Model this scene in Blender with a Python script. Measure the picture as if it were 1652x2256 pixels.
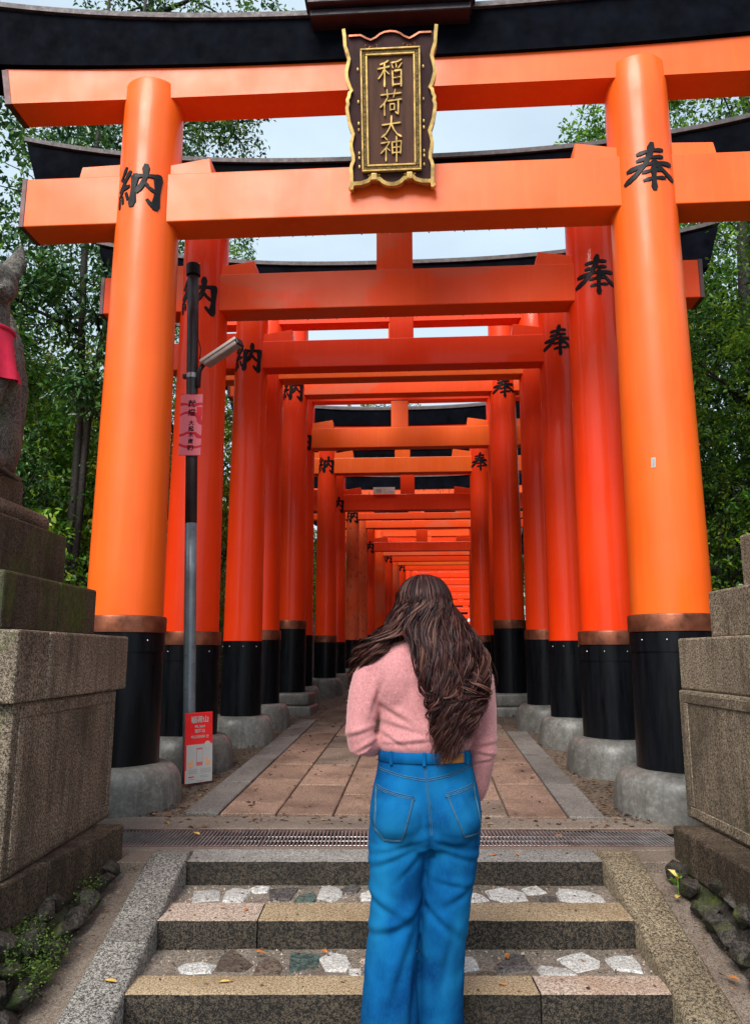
import bpy, bmesh, math, random
import numpy as np
from mathutils import Vector, Matrix, noise as mnoise
from mathutils.bvhtree import BVHTree

for _o in list(bpy.data.objects):
    bpy.data.objects.remove(_o)
SC = bpy.context.scene
COL = SC.collection
R = math.radians

# ------------------------------------------------------------------ camera
PITCH = R(10.5)
cam_d = bpy.data.cameras.new('camera')
cam = bpy.data.objects.new('camera', cam_d)
COL.objects.link(cam)
cam.location = (0, 0, 1.0)
cam.rotation_euler = (R(90) + PITCH, 0, 0)
cam_d.sensor_fit = 'HORIZONTAL'
cam_d.sensor_width = 36.0
cam_d.lens = 36.0 * 1690 / 1652
cam_d.clip_start = 0.05
cam_d.clip_end = 2000
SC.camera = cam

# ------------------------------------------------------------------ sky, sun, exposure
SUN_EL, SUN_AZ = R(45), R(200)          # azimuth clockwise from +Y
world = bpy.data.worlds.new('World')
SC.world = world
world.use_nodes = True
wt = world.node_tree
wt.nodes.clear()
w_out = wt.nodes.new('ShaderNodeOutputWorld')
w_bg = wt.nodes.new('ShaderNodeBackground')
w_sky = wt.nodes.new('ShaderNodeTexSky')
w_sky.sky_type = 'NISHITA'
w_sky.sun_disc = False
w_sky.sun_elevation = SUN_EL
w_sky.sun_rotation = SUN_AZ
w_sky.air_density = 1.0
w_sky.dust_density = 2.0
w_tc = wt.nodes.new('ShaderNodeTexCoord')
w_map = wt.nodes.new('ShaderNodeMapping')
w_map.inputs['Scale'].default_value = (1.0, 1.0, 2.2)
w_n = wt.nodes.new('ShaderNodeTexNoise')
w_n.inputs['Scale'].default_value = 2.3
w_n.inputs['Detail'].default_value = 7
w_n.inputs['Roughness'].default_value = 0.55
w_r = wt.nodes.new('ShaderNodeValToRGB')
w_r.color_ramp.elements[0].position = 0.30
w_r.color_ramp.elements[0].color = (0.62, 0.62, 0.62, 1)
w_r.color_ramp.elements[1].position = 0.66
w_r.color_ramp.elements[1].color = (0.92, 0.92, 0.92, 1)
w_mix = wt.nodes.new('ShaderNodeMix')
w_mix.data_type = 'RGBA'
w_mix.inputs['B'].default_value = (3.9, 4.75, 5.3, 1)     # thin bright overcast
L = wt.links.new
L(w_tc.outputs['Generated'], w_map.inputs['Vector'])
L(w_map.outputs['Vector'], w_n.inputs['Vector'])
L(w_n.outputs['Fac'], w_r.inputs['Fac'])
L(w_r.outputs['Color'], w_mix.inputs['Factor'])
L(w_sky.outputs['Color'], w_mix.inputs['A'])
L(w_mix.outputs['Result'], w_bg.inputs['Color'])
L(w_bg.outputs['Background'], w_out.inputs['Surface'])
w_bg.inputs['Strength'].default_value = 0.10

sun_d = bpy.data.lights.new('sun', 'SUN')
sun_d.energy = 2.4
sun_d.angle = R(34)
sun_d.color = (1.0, 0.955, 0.89)
sun = bpy.data.objects.new('sun', sun_d)
COL.objects.link(sun)
_sd = Vector((math.sin(SUN_AZ) * math.cos(SUN_EL), math.cos(SUN_AZ) * math.cos(SUN_EL), math.sin(SUN_EL)))
sun.rotation_euler = _sd.to_track_quat('Z', 'Y').to_euler()
sun.location = _sd * 40

SC.view_settings.view_transform = 'Standard'
SC.view_settings.look = 'None'
SC.view_settings.gamma = 1.0
SC.view_settings.use_curve_mapping = False
SC.view_settings.exposure = 1.05
SC.render.engine = 'CYCLES'
SC.cycles.use_denoising = True
SC.cycles.max_bounces = 10
SC.cycles.diffuse_bounces = 6

# ------------------------------------------------------------------ helpers
rnd = random.Random(7)
TA = R(3.6)                                   # heading of the gate row against the steps
TV = Vector((math.sin(TA), math.cos(TA), 0))  # along the row
SV = Vector((math.cos(TA), -math.sin(TA), 0)) # across the row

def path_z(d):
    return 0.0 if d < 5.0 else (0.045 * (d - 5.0) if d < 20 else 0.675)

class MB:
    """collects vertices and faces of ONE mesh"""
    def __init__(self):
        self.v = []; self.f = []; self.mi = []; self.cur = 0
    def add(self, vs, fs):
        n = len(self.v)
        self.v.extend([tuple(p) for p in vs])
        self.f.extend([tuple(i + n for i in f) for f in fs])
        self.mi.extend([self.cur] * len(fs))
        return self
    def box(self, x0, x1, y0, y1, z0, z1, M=None):
        p = [(x0,y0,z0),(x1,y0,z0),(x1,y1,z0),(x0,y1,z0),(x0,y0,z1),(x1,y0,z1),(x1,y1,z1),(x0,y1,z1)]
        if M is not None: p = [M @ Vector(q) for q in p]
        return self.add(p, [(3,2,1,0),(4,5,6,7),(0,1,5,4),(1,2,6,5),(2,3,7,6),(3,0,4,7)])
    def hexa(self, bot, top):
        return self.add(list(bot) + list(top), [(3,2,1,0),(4,5,6,7),(0,1,5,4),(1,2,6,5),(2,3,7,6),(3,0,4,7)])
    def lathe(self, prof, seg=32, c=(0,0), cap=True):
        n = len(prof); vs = []; fs = []
        for r, z in prof:
            for k in range(seg):
                a = 2*math.pi*k/seg
                vs.append((c[0]+r*math.cos(a), c[1]+r*math.sin(a), z))
        for i in range(n-1):
            for k in range(seg):
                k2 = (k+1) % seg
                fs.append((i*seg+k, i*seg+k2, (i+1)*seg+k2, (i+1)*seg+k))
        if cap:
            fs.append(tuple(reversed(range(seg))))
            fs.append(tuple((n-1)*seg+k for k in range(seg)))
        return self.add(vs, fs)
    def tube(self, pts, rad, seg=8, flat=1.0, up=None, cap=True):
        pts = [Vector(p) for p in pts]; n = len(pts)
        if not hasattr(rad, '__len__'): rad = [rad]*n
        t0 = (pts[1]-pts[0]).normalized()
        ref = Vector(up) if up else (Vector((1,0,0)) if abs(t0.x) < 0.8 else Vector((0,1,0)))
        u = (ref - t0*ref.dot(t0)).normalized()
        vs = []; fs = []
        for i in range(n):
            t = (pts[min(i+1,n-1)]-pts[max(i-1,0)]).normalized()
            u = (u - t*u.dot(t)).normalized(); w = t.cross(u)
            r = rad[i]
            ru, rw = (r if hasattr(r,'__len__') else (r, r*flat))
            for k in range(seg):
                a = 2*math.pi*k/seg
                vs.append(pts[i] + u*(ru*math.cos(a)) + w*(rw*math.sin(a)))
        for i in range(n-1):
            for k in range(seg):
                k2 = (k+1) % seg
                fs.append((i*seg+k, i*seg+k2, (i+1)*seg+k2, (i+1)*seg+k))
        if cap:
            fs.append(tuple(reversed(range(seg))))
            fs.append(tuple((n-1)*seg+k for k in range(seg)))
        return self.add(vs, fs)
    def rings(self, rings, cap=True):
        seg = len(rings[0]); n = len(rings); vs = [p for r in rings for p in r]; fs = []
        for i in range(n-1):
            for k in range(seg):
                k2 = (k+1) % seg
                fs.append((i*seg+k, i*seg+k2, (i+1)*seg+k2, (i+1)*seg+k))
        if cap:
            fs.append(tuple(reversed(range(seg)))); fs.append(tuple((n-1)*seg+k for k in range(seg)))
        return self.add(vs, fs)
    def ball(self, c, r, seg=16, ring=10):
        c = Vector(c); rx, ry, rz = r if hasattr(r,'__len__') else (r,r,r)
        rr = []
        for i in range(ring+1):
            th = -math.pi/2 + math.pi*(i+0.0)/ring
            cr = max(math.cos(th), 0.02)
            rr.append([c + Vector((rx*cr*math.cos(2*math.pi*k/seg), ry*cr*math.sin(2*math.pi*k/seg), rz*math.sin(th))) for k in range(seg)])
        return self.rings(rr)
    def prism(self, poly, y0, y1):
        """polygon in x,z extruded along y (counter-clockwise seen from -y)"""
        n = len(poly)
        vs = [(p[0], y0, p[1]) for p in poly] + [(p[0], y1, p[1]) for p in poly]
        fs = [tuple(range(n)), tuple(reversed(range(n, 2*n)))]
        for i in range(n):
            j = (i+1) % n
            fs.append((j, i, n+i, n+j))
        return self.add(vs, fs)
    def build(self, name, mat=None, parent=None, smooth=False, bevel=0.0, bseg=2, jitter=0.0, auto=None, sub=0):
        me = bpy.data.meshes.new(name)
        if bevel or sub or jitter:
            bm = bmesh.new()
            vs = [bm.verts.new(p) for p in self.v]
            for f, m in zip(self.f, self.mi):
                try:
                    bf = bm.faces.new([vs[i] for i in f]); bf.material_index = m
                except ValueError: pass
            bm.normal_update()
            if bevel:
                bmesh.ops.bevel(bm, geom=list(bm.edges), offset=bevel, segments=bseg, profile=0.5, affect='EDGES', clamp_overlap=True)
            if sub:
                bmesh.ops.subdivide_edges(bm, edges=list(bm.edges), cuts=sub, use_grid_fill=True)
            if jitter:
                o = Vector((rnd.uniform(-50,50), rnd.uniform(-50,50), 0))
                for v in bm.verts:
                    v.co += mnoise.noise_vector((v.co+o)*6.0)*jitter
            bm.to_mesh(me); bm.free()
        else:
            me.from_pydata(self.v, [], self.f)
            if any(self.mi): me.polygons.foreach_set('material_index', self.mi)
        return link(name, me, mat, parent, smooth, auto)

def link(name, me, mat=None, parent=None, smooth=False, auto=None):
    if mat is not None:
        for m in (mat if isinstance(mat, (list, tuple)) else [mat]): me.materials.append(m)
    if smooth or auto:
        me.polygons.foreach_set('use_smooth', [True]*len(me.polygons))
        if auto: me.set_sharp_from_angle(angle=R(auto))
    me.update()
    o = bpy.data.objects.new(name, me)
    COL.objects.link(o)
    if parent is not None: o.parent = parent
    return o

def tag(o, label=None, cat=None, group=None, kind=None):
    if label: o['label'] = label
    if cat: o['category'] = cat
    if group: o['group'] = group
    if kind: o['kind'] = kind
    return o

def empty(name, loc=(0,0,0), rz=0.0):
    o = bpy.data.objects.new(name, None)
    COL.objects.link(o)
    o.location = loc; o.rotation_euler = (0,0,rz); o.empty_display_size = 0.2
    return o

def eval_mesh(o):
    dg = bpy.context.evaluated_depsgraph_get()
    return bpy.data.meshes.new_from_object(o.evaluated_get(dg))

def remesh(mb, voxel, smooth_it=4, name='body'):
    """voxel union of overlapping closed shapes -> one continuous mesh"""
    me = bpy.data.meshes.new(name); me.from_pydata(mb.v, [], mb.f)
    bm = bmesh.new(); bm.from_mesh(me); bmesh.ops.recalc_face_normals(bm, faces=bm.faces); bm.to_mesh(me); bm.free()
    t = bpy.data.objects.new('t', me); COL.objects.link(t)
    m = t.modifiers.new('r', 'REMESH'); m.mode = 'VOXEL'; m.voxel_size = voxel; m.use_smooth_shade = True
    if smooth_it:
        s = t.modifiers.new('s', 'SMOOTH'); s.factor = 0.5; s.iterations = smooth_it
    out = eval_mesh(t)
    bpy.data.objects.remove(t); bpy.data.meshes.remove(me)
    out.name = name
    return out

def fbm(p, o=3):
    return mnoise.fractal(p, 1.0, 2.0, o)

def text_mesh(s, size, name='lettering', mat=None, parent=None, M=None, extrude=0.0008, bold=0.0, spacing=1.0):
    cu = bpy.data.curves.new('t', 'FONT'); cu.body = s; cu.size = size
    cu.align_x = 'CENTER'; cu.align_y = 'CENTER'; cu.extrude = extrude; cu.offset = bold
    cu.resolution_u = 3; cu.space_character = spacing
    t = bpy.data.objects.new('t', cu); COL.objects.link(t)
    me = eval_mesh(t)
    bpy.data.objects.remove(t); bpy.data.curves.remove(cu)
    if M is not None: me.transform(M)
    me.name = name
    return link(name, me, mat, parent)
# ------------------------------------------------------------------ materials
class NT:
    def __init__(self, name):
        m = bpy.data.materials.new(name); m.use_nodes = True
        self.m = m; self.t = m.node_tree; self.t.nodes.clear()
        self.out = self.n('ShaderNodeOutputMaterial'); self.b = self.n('ShaderNodeBsdfPrincipled')
        self.l(self.b.outputs[0], self.out.inputs['Surface'])
        self.tc = self.n('ShaderNodeTexCoord')
    def n(self, t, **kw):
        x = self.t.nodes.new(t)
        for k, v in kw.items(): setattr(x, k, v)
        return x
    def l(self, a, b): self.t.links.new(a, b)
    def set(self, **kw):
        for k, v in kw.items():
            i = self.b.inputs[k.replace('_', ' ')]
            if isinstance(v, (int, float)): i.default_value = v
            elif isinstance(v, tuple): i.default_value = (*v, 1) if len(v) == 3 else v
            else: self.l(v, i)
        return self
    def coord(self, scale=(1,1,1), src='Object', rnd_off=False):
        mp = self.n('ShaderNodeMapping'); mp.inputs['Scale'].default_value = scale
        self.l(self.tc.outputs[src], mp.inputs['Vector'])
        if rnd_off:
            oi = self.n('ShaderNodeObjectInfo'); mu = self.n('ShaderNodeMath', operation='MULTIPLY'); mu.inputs[1].default_value = 37.0
            cb = self.n('ShaderNodeCombineXYZ')
            self.l(oi.outputs['Random'], mu.inputs[0])
            for k in range(3): self.l(mu.outputs[0], cb.inputs[k])
            self.l(cb.outputs[0], mp.inputs['Location'])
        return mp.outputs[0]
    def noise(self, vec, scale=5, detail=4, rough=0.55, dist=0.0):
        x = self.n('ShaderNodeTexNoise'); x.inputs['Scale'].default_value = scale; x.inputs['Detail'].default_value = detail
        x.inputs['Roughness'].default_value = rough; x.inputs['Distortion'].default_value = dist
        self.l(vec, x.inputs['Vector']); return x.outputs['Fac']
    def voronoi(self, vec, scale=5, feature='F1', out='Distance'):
        x = self.n('ShaderNodeTexVoronoi', feature=feature); x.inputs['Scale'].default_value = scale
        self.l(vec, x.inputs['Vector']); return x.outputs[out]
    def ramp(self, fac, stops, interp='LINEAR'):
        x = self.n('ShaderNodeValToRGB'); x.color_ramp.interpolation = interp
        e = x.color_ramp.elements
        while len(e) < len(stops): e.new(0.5)
        for k, (p, c) in enumerate(stops):
            e[k].position = p
            c = (c, c, c) if isinstance(c, (int, float)) else c
            e[k].color = (*c, 1)
        self.l(fac, x.inputs['Fac']); return x.outputs['Color']
    def mix(self, a, b, fac, mode='MIX'):
        x = self.n('ShaderNodeMix', data_type='RGBA', blend_type=mode)
        for k, v in (('A', a), ('B', b), ('Factor', fac)):
            i = [s for s in x.inputs if s.name == k and (s.type == 'VALUE' if k == 'Factor' else s.type == 'RGBA')][0]
            if isinstance(v, (int, float)): i.default_value = v if k == 'Factor' else (v, v, v, 1)
            elif isinstance(v, tuple): i.default_value = (*v, 1)
            else: self.l(v, i)
        return [s for s in x.outputs if s.type == 'RGBA'][0]
    def math(self, op, a, b=0.0):
        x = self.n('ShaderNodeMath', operation=op)
        for k, v in ((0, a), (1, b)):
            if isinstance(v, (int, float)): x.inputs[k].default_value = v
            else: self.l(v, x.inputs[k])
        return x.outputs[0]
    def bump(self, h, strength=0.3, dist=0.01, prev=None):
        x = self.n('ShaderNodeBump'); x.inputs['Strength'].default_value = strength; x.inputs['Distance'].default_value = dist
        self.l(h, x.inputs['Height'])
        if prev is not None: self.l(prev, x.inputs['Normal'])
        self.l(x.outputs[0], self.b.inputs['Normal']); return x.outputs[0]
    def objrand(self):
        return self.n('ShaderNodeObjectInfo').outputs['Random']

def vermilion(name, base=(0.88,0.128,0.010), dark=(0.82,0.098,0.008), rough=0.38, fade=0.0, flecks=False, coat=0.08, spec=0.35):
    k = NT(name)
    v = k.coord(rnd_off=True); vs = k.coord((9,9,0.55), rnd_off=True)
    c = k.mix(base, dark, k.ramp(k.noise(v, 1.3, 5), [(0.35,0),(0.72,1)]))
    streak = k.noise(vs, 2.2, 6, 0.65)
    c = k.mix(c, tuple(min(1, x*1.10+0.006) for x in base), k.ramp(streak, [(0.5,0),(0.72,0.55)]))
    if fade:
        pale = (0.70,0.135,0.060)
        pf = k.ramp(k.noise(k.coord((0.5,1,1.1), rnd_off=True), 1.4, 4, 0.5), [(0.54,0),(0.57,fade)])
        c = k.mix(c, pale, pf)
        grain = k.noise(k.coord((60,60,3)), 3, 4, 0.7)
        c = k.mix(c, (0.60,0.09,0.03), k.ramp(grain, [(0.58,0),(0.75,0.35*fade)]))
    grime = k.ramp(k.noise(k.coord((5,5,1.2), rnd_off=True), 2.6, 6, 0.7), [(0.64,0),(0.86,0.16)])
    c = k.mix(c, (0.30,0.035,0.010), grime)
    if flecks:
        fl = k.ramp(k.noise(k.coord((34,34,7)), 1.2, 2, 0.5), [(0.64,0),(0.68,1)], 'LINEAR')
        c = k.mix(c, (0.05,0.02,0.012), fl)
    k.set(Base_Color=c, Coat_Weight=coat, Coat_Roughness=0.09, Specular_IOR_Level=spec)
    k.set(Roughness=k.ramp(k.noise(v, 3.0, 4), [(0.3,rough-0.08),(0.75,rough+0.16)]))
    k.bump(k.noise(k.coord((70,70,2.0), rnd_off=True), 1.0, 5, 0.6), 0.10, 0.004)
    return k.m

def plain(name, col, rough=0.5, metal=0.0, var=0.15, scale=6, bump=0.1, coat=0.0, spec=0.5, stretch=(1,1,1), bscale=None):
    k = NT(name); v = k.coord(stretch, rnd_off=True)
    d = tuple(x*(1-var*1.6) for x in col); l = tuple(min(1,x*(1+var)) for x in col)
    k.set(Base_Color=k.ramp(k.noise(v, scale, 5, 0.6), [(0.3,d),(0.7,l)]), Metallic=metal, Coat_Weight=coat, Coat_Roughness=0.15, Specular_IOR_Level=spec)
    k.set(Roughness=k.ramp(k.noise(v, scale*2.3, 4), [(0.3,max(0.03,rough-0.1)),(0.7,min(1,rough+0.12))]))
    if bump: k.bump(k.noise(v, bscale or scale*6, 5, 0.65), bump, 0.005)
    return k.m

def granite(name, dark, mid, light, scale=70, stain=(0.10,0.08,0.06), stain_amt=0.55, moss=0.0, bump=0.5, stain_lo=0.45, rough=0.75, streak=0.0):
    g_ = 0.74
    dark, mid, light, stain = [tuple(x*g_ for x in q) for q in (dark, mid, light, stain)]
    k = NT(name); v = k.coord(rnd_off=True)
    scale *= 1.45
    n1 = k.noise(v, scale, 4, 0.75); n2 = k.noise(v, scale*2.6, 2, 0.6)
    s = k.math('ADD', k.math('MULTIPLY', n1, 0.55), k.math('MULTIPLY', n2, 0.45))
    c = k.ramp(s, [(0.40,dark),(0.45,tuple(.5*a+.5*b for a,b in zip(dark,mid))),(0.485,mid),(0.53,light),(0.60,tuple(min(1,x*1.3) for x in light))])
    big = k.noise(v, 2.2, 6, 0.65, 0.4)
    c = k.mix(c, stain, k.ramp(big, [(stain_lo,0),(stain_lo+0.28,stain_amt)]))
    if streak:
        sn = k.noise(k.coord((7,7,0.9), rnd_off=True), 2.0, 6, 0.7)
        c = k.mix(c, tuple(x*0.55 for x in stain), k.ramp(sn, [(0.46,0),(0.66,streak)]))
        sn2 = k.noise(k.coord((9,9,1.1), rnd_off=True), 2.6, 5, 0.7)
        c = k.mix(c, tuple(min(1,x*1.25) for x in light), k.ramp(sn2, [(0.60,0),(0.74,streak*.6)]))
    tone = k.math('ADD', k.math('MULTIPLY', k.objrand(), 0.3), 0.85)
    hs = k.n('ShaderNodeHueSaturation'); k.l(c, hs.inputs['Color']); k.l(tone, hs.inputs['Value']); c = hs.outputs[0]
    if moss:
        mm = k.noise(k.coord((1,1,0.7), rnd_off=True), 3.4, 7, 0.7)
        c = k.mix(c, k.ramp(k.noise(v, 40, 3), [(0.3,(0.020,0.032,0.006)),(0.7,(0.085,0.115,0.014))]), k.ramp(mm, [(0.62-0.22*moss,0),(0.74-0.16*moss,0.9)]))
    k.set(Base_Color=c, Roughness=rough, Specular_IOR_Level=0.4)
    k.bump(s, bump, 0.006, k.bump(big, 0.25, 0.02))
    return k.m

M = {}
M['verm'] = vermilion('vermilion paint')
M['verm_shade'] = vermilion('vermilion paint tinted for tunnel shade', (0.90,0.050,0.003), (0.84,0.036,0.0025), 0.42, coat=0.22, spec=0.22)  # inner gates: deep red of the tunnel shade put into the base colour
M['verm_fade'] = vermilion('faded vermilion paint', (0.90,0.080,0.005), (0.84,0.060,0.004), 0.5, fade=0.6, spec=0.25, coat=0.05)
M['verm_old'] = vermilion('flecked old vermilion', (0.84,0.11,0.02), (0.70,0.07,0.014), 0.5, fade=0.5, flecks=True, coat=0.05)
M['black'] = plain('black lacquer', (0.004,0.005,0.007), 0.34, var=0.5, scale=3, bump=0.15, coat=0.04, stretch=(6,6,0.6), spec=0.16)
M['kasagi'] = plain('dark lintel copper', (0.0035,0.0045,0.008), 0.8, var=0.4, scale=5, bump=0.1, spec=0.03)
M['purple'] = plain('old purple brown roof copper', (0.022,0.010,0.018), 0.5, var=0.35, scale=5)
M['strip'] = plain('weathered roof edge', (0.085,0.065,0.070), 0.6, var=0.35, scale=14)
M['copper'] = plain('brown copper band', (0.26,0.085,0.045), 0.42, metal=0.75, var=0.4, scale=7, bump=0.1)
M['copper_cap'] = plain('dark end sheet', (0.10,0.045,0.045), 0.45, metal=0.3, var=0.3, scale=6)
M['char'] = plain('black raised lettering', (0.006,0.006,0.008), 0.45, var=0.3, bump=0.05, spec=0.2)
M['rivet'] = plain('steel rivet', (0.55,0.55,0.55), 0.3, metal=1.0, bump=0)
M['concrete'] = granite('cast concrete base', (0.175,0.17,0.155), (0.195,0.19,0.175), (0.22,0.215,0.20), 12, (0.05,0.043,0.033), 0.8, bump=0.06, stain_lo=0.46, rough=0.40, streak=0.4)
M['mortar'] = granite('mortar bed', (0.07,0.055,0.043), (0.18,0.145,0.115), (0.28,0.235,0.195), 60, (0.06,0.045,0.035), 0.7, bump=0.5)
M['gutter'] = granite('sandy concrete gutter', (0.09,0.065,0.05), (0.19,0.145,0.11), (0.28,0.23,0.19), 85, (0.07,0.052,0.04), 0.75, bump=0.35)
M['gr_grey'] = granite('grey granite', (0.03,0.028,0.026), (0.23,0.22,0.205), (0.42,0.405,0.385), 78, (0.10,0.08,0.065), 0.5)
M['ck_grey'] = granite('salt and pepper granite', (0.010,0.009,0.008), (0.13,0.12,0.105), (0.38,0.36,0.33), 62, (0.06,0.05,0.04), 0.5, bump=0.8)
M['ck_gold'] = granite('coarse golden granite', (0.010,0.008,0.006), (0.17,0.13,0.08), (0.42,0.34,0.225), 60, (0.06,0.045,0.025), 0.5, bump=0.8)
M['border'] = granite('brown grey border granite', (0.03,0.025,0.022), (0.165,0.145,0.13), (0.30,0.275,0.255), 80, (0.06,0.048,0.04), 0.65, stain_lo=0.42)
M['gr_gold'] = granite('golden granite', (0.045,0.032,0.02), (0.34,0.24,0.135), (0.52,0.41,0.27), 80, (0.17,0.10,0.04), 0.5)
M['gr_pink'] = granite('pinkish granite', (0.06,0.04,0.03), (0.40,0.285,0.215), (0.60,0.49,0.41), 80, (0.28,0.13,0.05), 0.5)
M['riser'] = granite('rough hewn granite with grime and shade tone', (0.002,0.0017,0.0014), (0.009,0.007,0.0055), (0.085,0.066,0.046), 58, (0.004,0.003,0.0025), 0.7, bump=1.0)  # grime plus the shade of the front faces, both in the colour
M['pave'] = granite('reddish paving granite', (0.06,0.034,0.026), (0.29,0.165,0.112), (0.42,0.28,0.21), 74, (0.08,0.045,0.03), 0.75, bump=0.4, stain_lo=0.42)
M['pave2'] = granite('brown paving granite', (0.05,0.034,0.027), (0.23,0.155,0.115), (0.36,0.27,0.21), 74, (0.06,0.045,0.035), 0.75, bump=0.4, stain_lo=0.42)
M['ped'] = granite('pedestal granite', (0.010,0.008,0.006), (0.15,0.110,0.075), (0.50,0.40,0.295), 62, (0.045,0.031,0.019), 0.65, moss=0.12, bump=0.6, stain_lo=0.42, streak=0.55)
M['ped_moss'] = granite('mossy pedestal granite', (0.008,0.006,0.004), (0.065,0.048,0.030), (0.20,0.15,0.10), 62, (0.022,0.019,0.011), 0.85, moss=0.70, bump=0.6, stain_lo=0.40, streak=0.6)
M['ped_r'] = granite('right pedestal granite', (0.010,0.008,0.006), (0.165,0.125,0.082), (0.52,0.42,0.30), 64, (0.055,0.041,0.026), 0.65, moss=0.06, bump=0.6, stain_lo=0.42, streak=0.5)
M['plinth'] = granite('dark plinth granite', (0.006,0.004,0.003), (0.045,0.030,0.019), (0.19,0.14,0.09), 60, (0.015,0.010,0.006), 0.8, moss=0.22, bump=0.9, stain_lo=0.40, streak=0.6)
M['rock'] = granite('mossy rubble rock', (0.008,0.007,0.006), (0.032,0.026,0.021), (0.07,0.058,0.047), 34, (0.012,0.010,0.008), 0.8, moss=0.5, bump=0.9)
M['st_white'] = granite('white embedded stone', (0.20,0.19,0.18), (0.50,0.485,0.465), (0.68,0.665,0.64), 60, (0.24,0.21,0.18), 0.5, bump=0.6)
M['st_dark'] = granite('slate embedded stone', (0.03,0.027,0.026), (0.065,0.058,0.055), (0.12,0.11,0.105), 30, (0.05,0.04,0.03), 0.5, bump=0.4)
M['st_brown'] = granite('brown embedded stone', (0.05,0.035,0.027), (0.10,0.072,0.055), (0.16,0.12,0.09), 30, (0.06,0.04,0.03), 0.5, bump=0.4)
M['st_green'] = granite('green embedded stone', (0.022,0.04,0.036), (0.05,0.085,0.075), (0.09,0.14,0.125), 25, (0.05,0.055,0.045), 0.5, bump=0.4)
M['fox'] = granite('weathered fox stone', (0.02,0.017,0.014), (0.10,0.085,0.07), (0.21,0.185,0.16), 50, (0.03,0.025,0.02), 0.8, bump=0.5, moss=0.08, stain_lo=0.42)
M['soil'] = granite('dark forest soil', (0.007,0.005,0.004), (0.028,0.019,0.012), (0.060,0.040,0.026), 9, (0.013,0.012,0.006), 0.7, bump=0.9)
M['dirt'] = granite('path side dirt', (0.04,0.028,0.02), (0.115,0.08,0.055), (0.20,0.15,0.11), 26, (0.045,0.032,0.022), 0.75, bump=0.6)
M['steel'] = plain('galvanised grating', (0.38,0.36,0.36), 0.38, metal=0.6, var=0.3, scale=9)
M['rust'] = plain('rust stained frame', (0.14,0.08,0.07), 0.6, metal=0.4, var=0.4, scale=12)
M['pit'] = plain('dark drain bottom', (0.016,0.011,0.010), 0.8, var=0.4, scale=10)
M['gold'] = plain('aged gold leaf', (0.70,0.46,0.15), 0.42, metal=0.5, var=0.32, scale=14, bump=0.2)
M['gold_dark'] = plain('tarnished gold band', (0.17,0.105,0.030), 0.6, metal=0.5, var=0.6, scale=60, bump=0.9, bscale=90)
M['tablet'] = plain('brown tablet wood', (0.090,0.038,0.024), 0.6, var=0.22, scale=4, stretch=(8,8,0.7), bump=0.2, spec=0.2)
M['tablet_rim'] = plain('dark carved rim', (0.042,0.012,0.012), 0.55, var=0.25, scale=8, spec=0.2)
M['pole'] = plain('grey painted pole', (0.20,0.235,0.26), 0.34, metal=0.35, var=0.2, scale=8, coat=0.1)
M['pole_dark'] = plain('brown black pole', (0.040,0.032,0.034), 0.40, metal=0.2, var=0.25, scale=8)
M['lamp_white'] = plain('off white lamp housing', (0.60,0.52,0.46), 0.45, var=0.12, scale=8)
M['lamp_lens'] = plain('dull lamp diffuser', (0.33,0.27,0.25), 0.35, var=0.15, scale=20)
M['pinkpaper'] = None
M['sign_red'] = plain('red sign print', (0.82,0.020,0.022), 0.35, var=0.05, bump=0.02)
M['sign_white'] = plain('white sign print', (0.46,0.455,0.44), 0.4, var=0.04, bump=0.02)
M['sign_grey'] = plain('grey sign print', (0.30,0.30,0.31), 0.5, var=0.05, bump=0)
M['sign_orange'] = plain('orange sign print', (0.80,0.36,0.17), 0.5, var=0.08, bump=0)
M['sign_pinkred'] = plain('pink red sign print', (0.60,0.12,0.14), 0.5, var=0.05, bump=0)
M['sign_edge'] = plain('sign edge', (0.05,0.05,0.06), 0.5, bump=0)
M['skin'] = plain('skin', (0.62,0.36,0.27), 0.5, var=0.08, scale=12, bump=0.05)
M['leather'] = plain('tan leather patch', (0.50,0.20,0.035), 0.55, var=0.2, scale=30)
M['thread'] = plain('faded jeans thread', (0.035,0.11,0.18), 0.7, var=0.2, scale=60, bump=0)
M['shoe'] = plain('white shoe', (0.6,0.58,0.56), 0.6)
M['eye'] = plain('eye', (0.10,0.06,0.04), 0.15, bump=0)
M['bib'] = plain('red bib cloth', (0.62,0.006,0.045), 0.75, var=0.2, scale=7, bump=0.2)

def pattern_pink():
    k = NT('pink sign paper'); v = k.coord((1,1,1))
    w = k.n('ShaderNodeTexWave', wave_type='BANDS', bands_direction='Z'); w.inputs['Scale'].default_value = 2.6
    w.inputs['Distortion'].default_value = 9.0; w.inputs['Detail'].default_value = 1.5; w.inputs['Detail Scale'].default_value = 1.6
    k.l(v, w.inputs['Vector'])
    k.set(Base_Color=k.mix((0.86,0.20,0.24), (0.66,0.012,0.035), k.ramp(w.outputs['Fac'], [(0.80,0),(0.88,1)])), Roughness=0.4)
    return k.m
M['pinkpaper'] = pattern_pink()

def floral():
    k = NT('floral pouch cloth'); v = k.coord()
    k.set(Base_Color=k.ramp(k.noise(v, 55, 3, 0.6), [(0.42,(0.50,0.05,0.16)),(0.5,(0.62,0.33,0.38)),(0.6,(0.70,0.60,0.58))], 'CONSTANT'), Roughness=0.8)
    return k.m
M['floral'] = floral()

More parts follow.
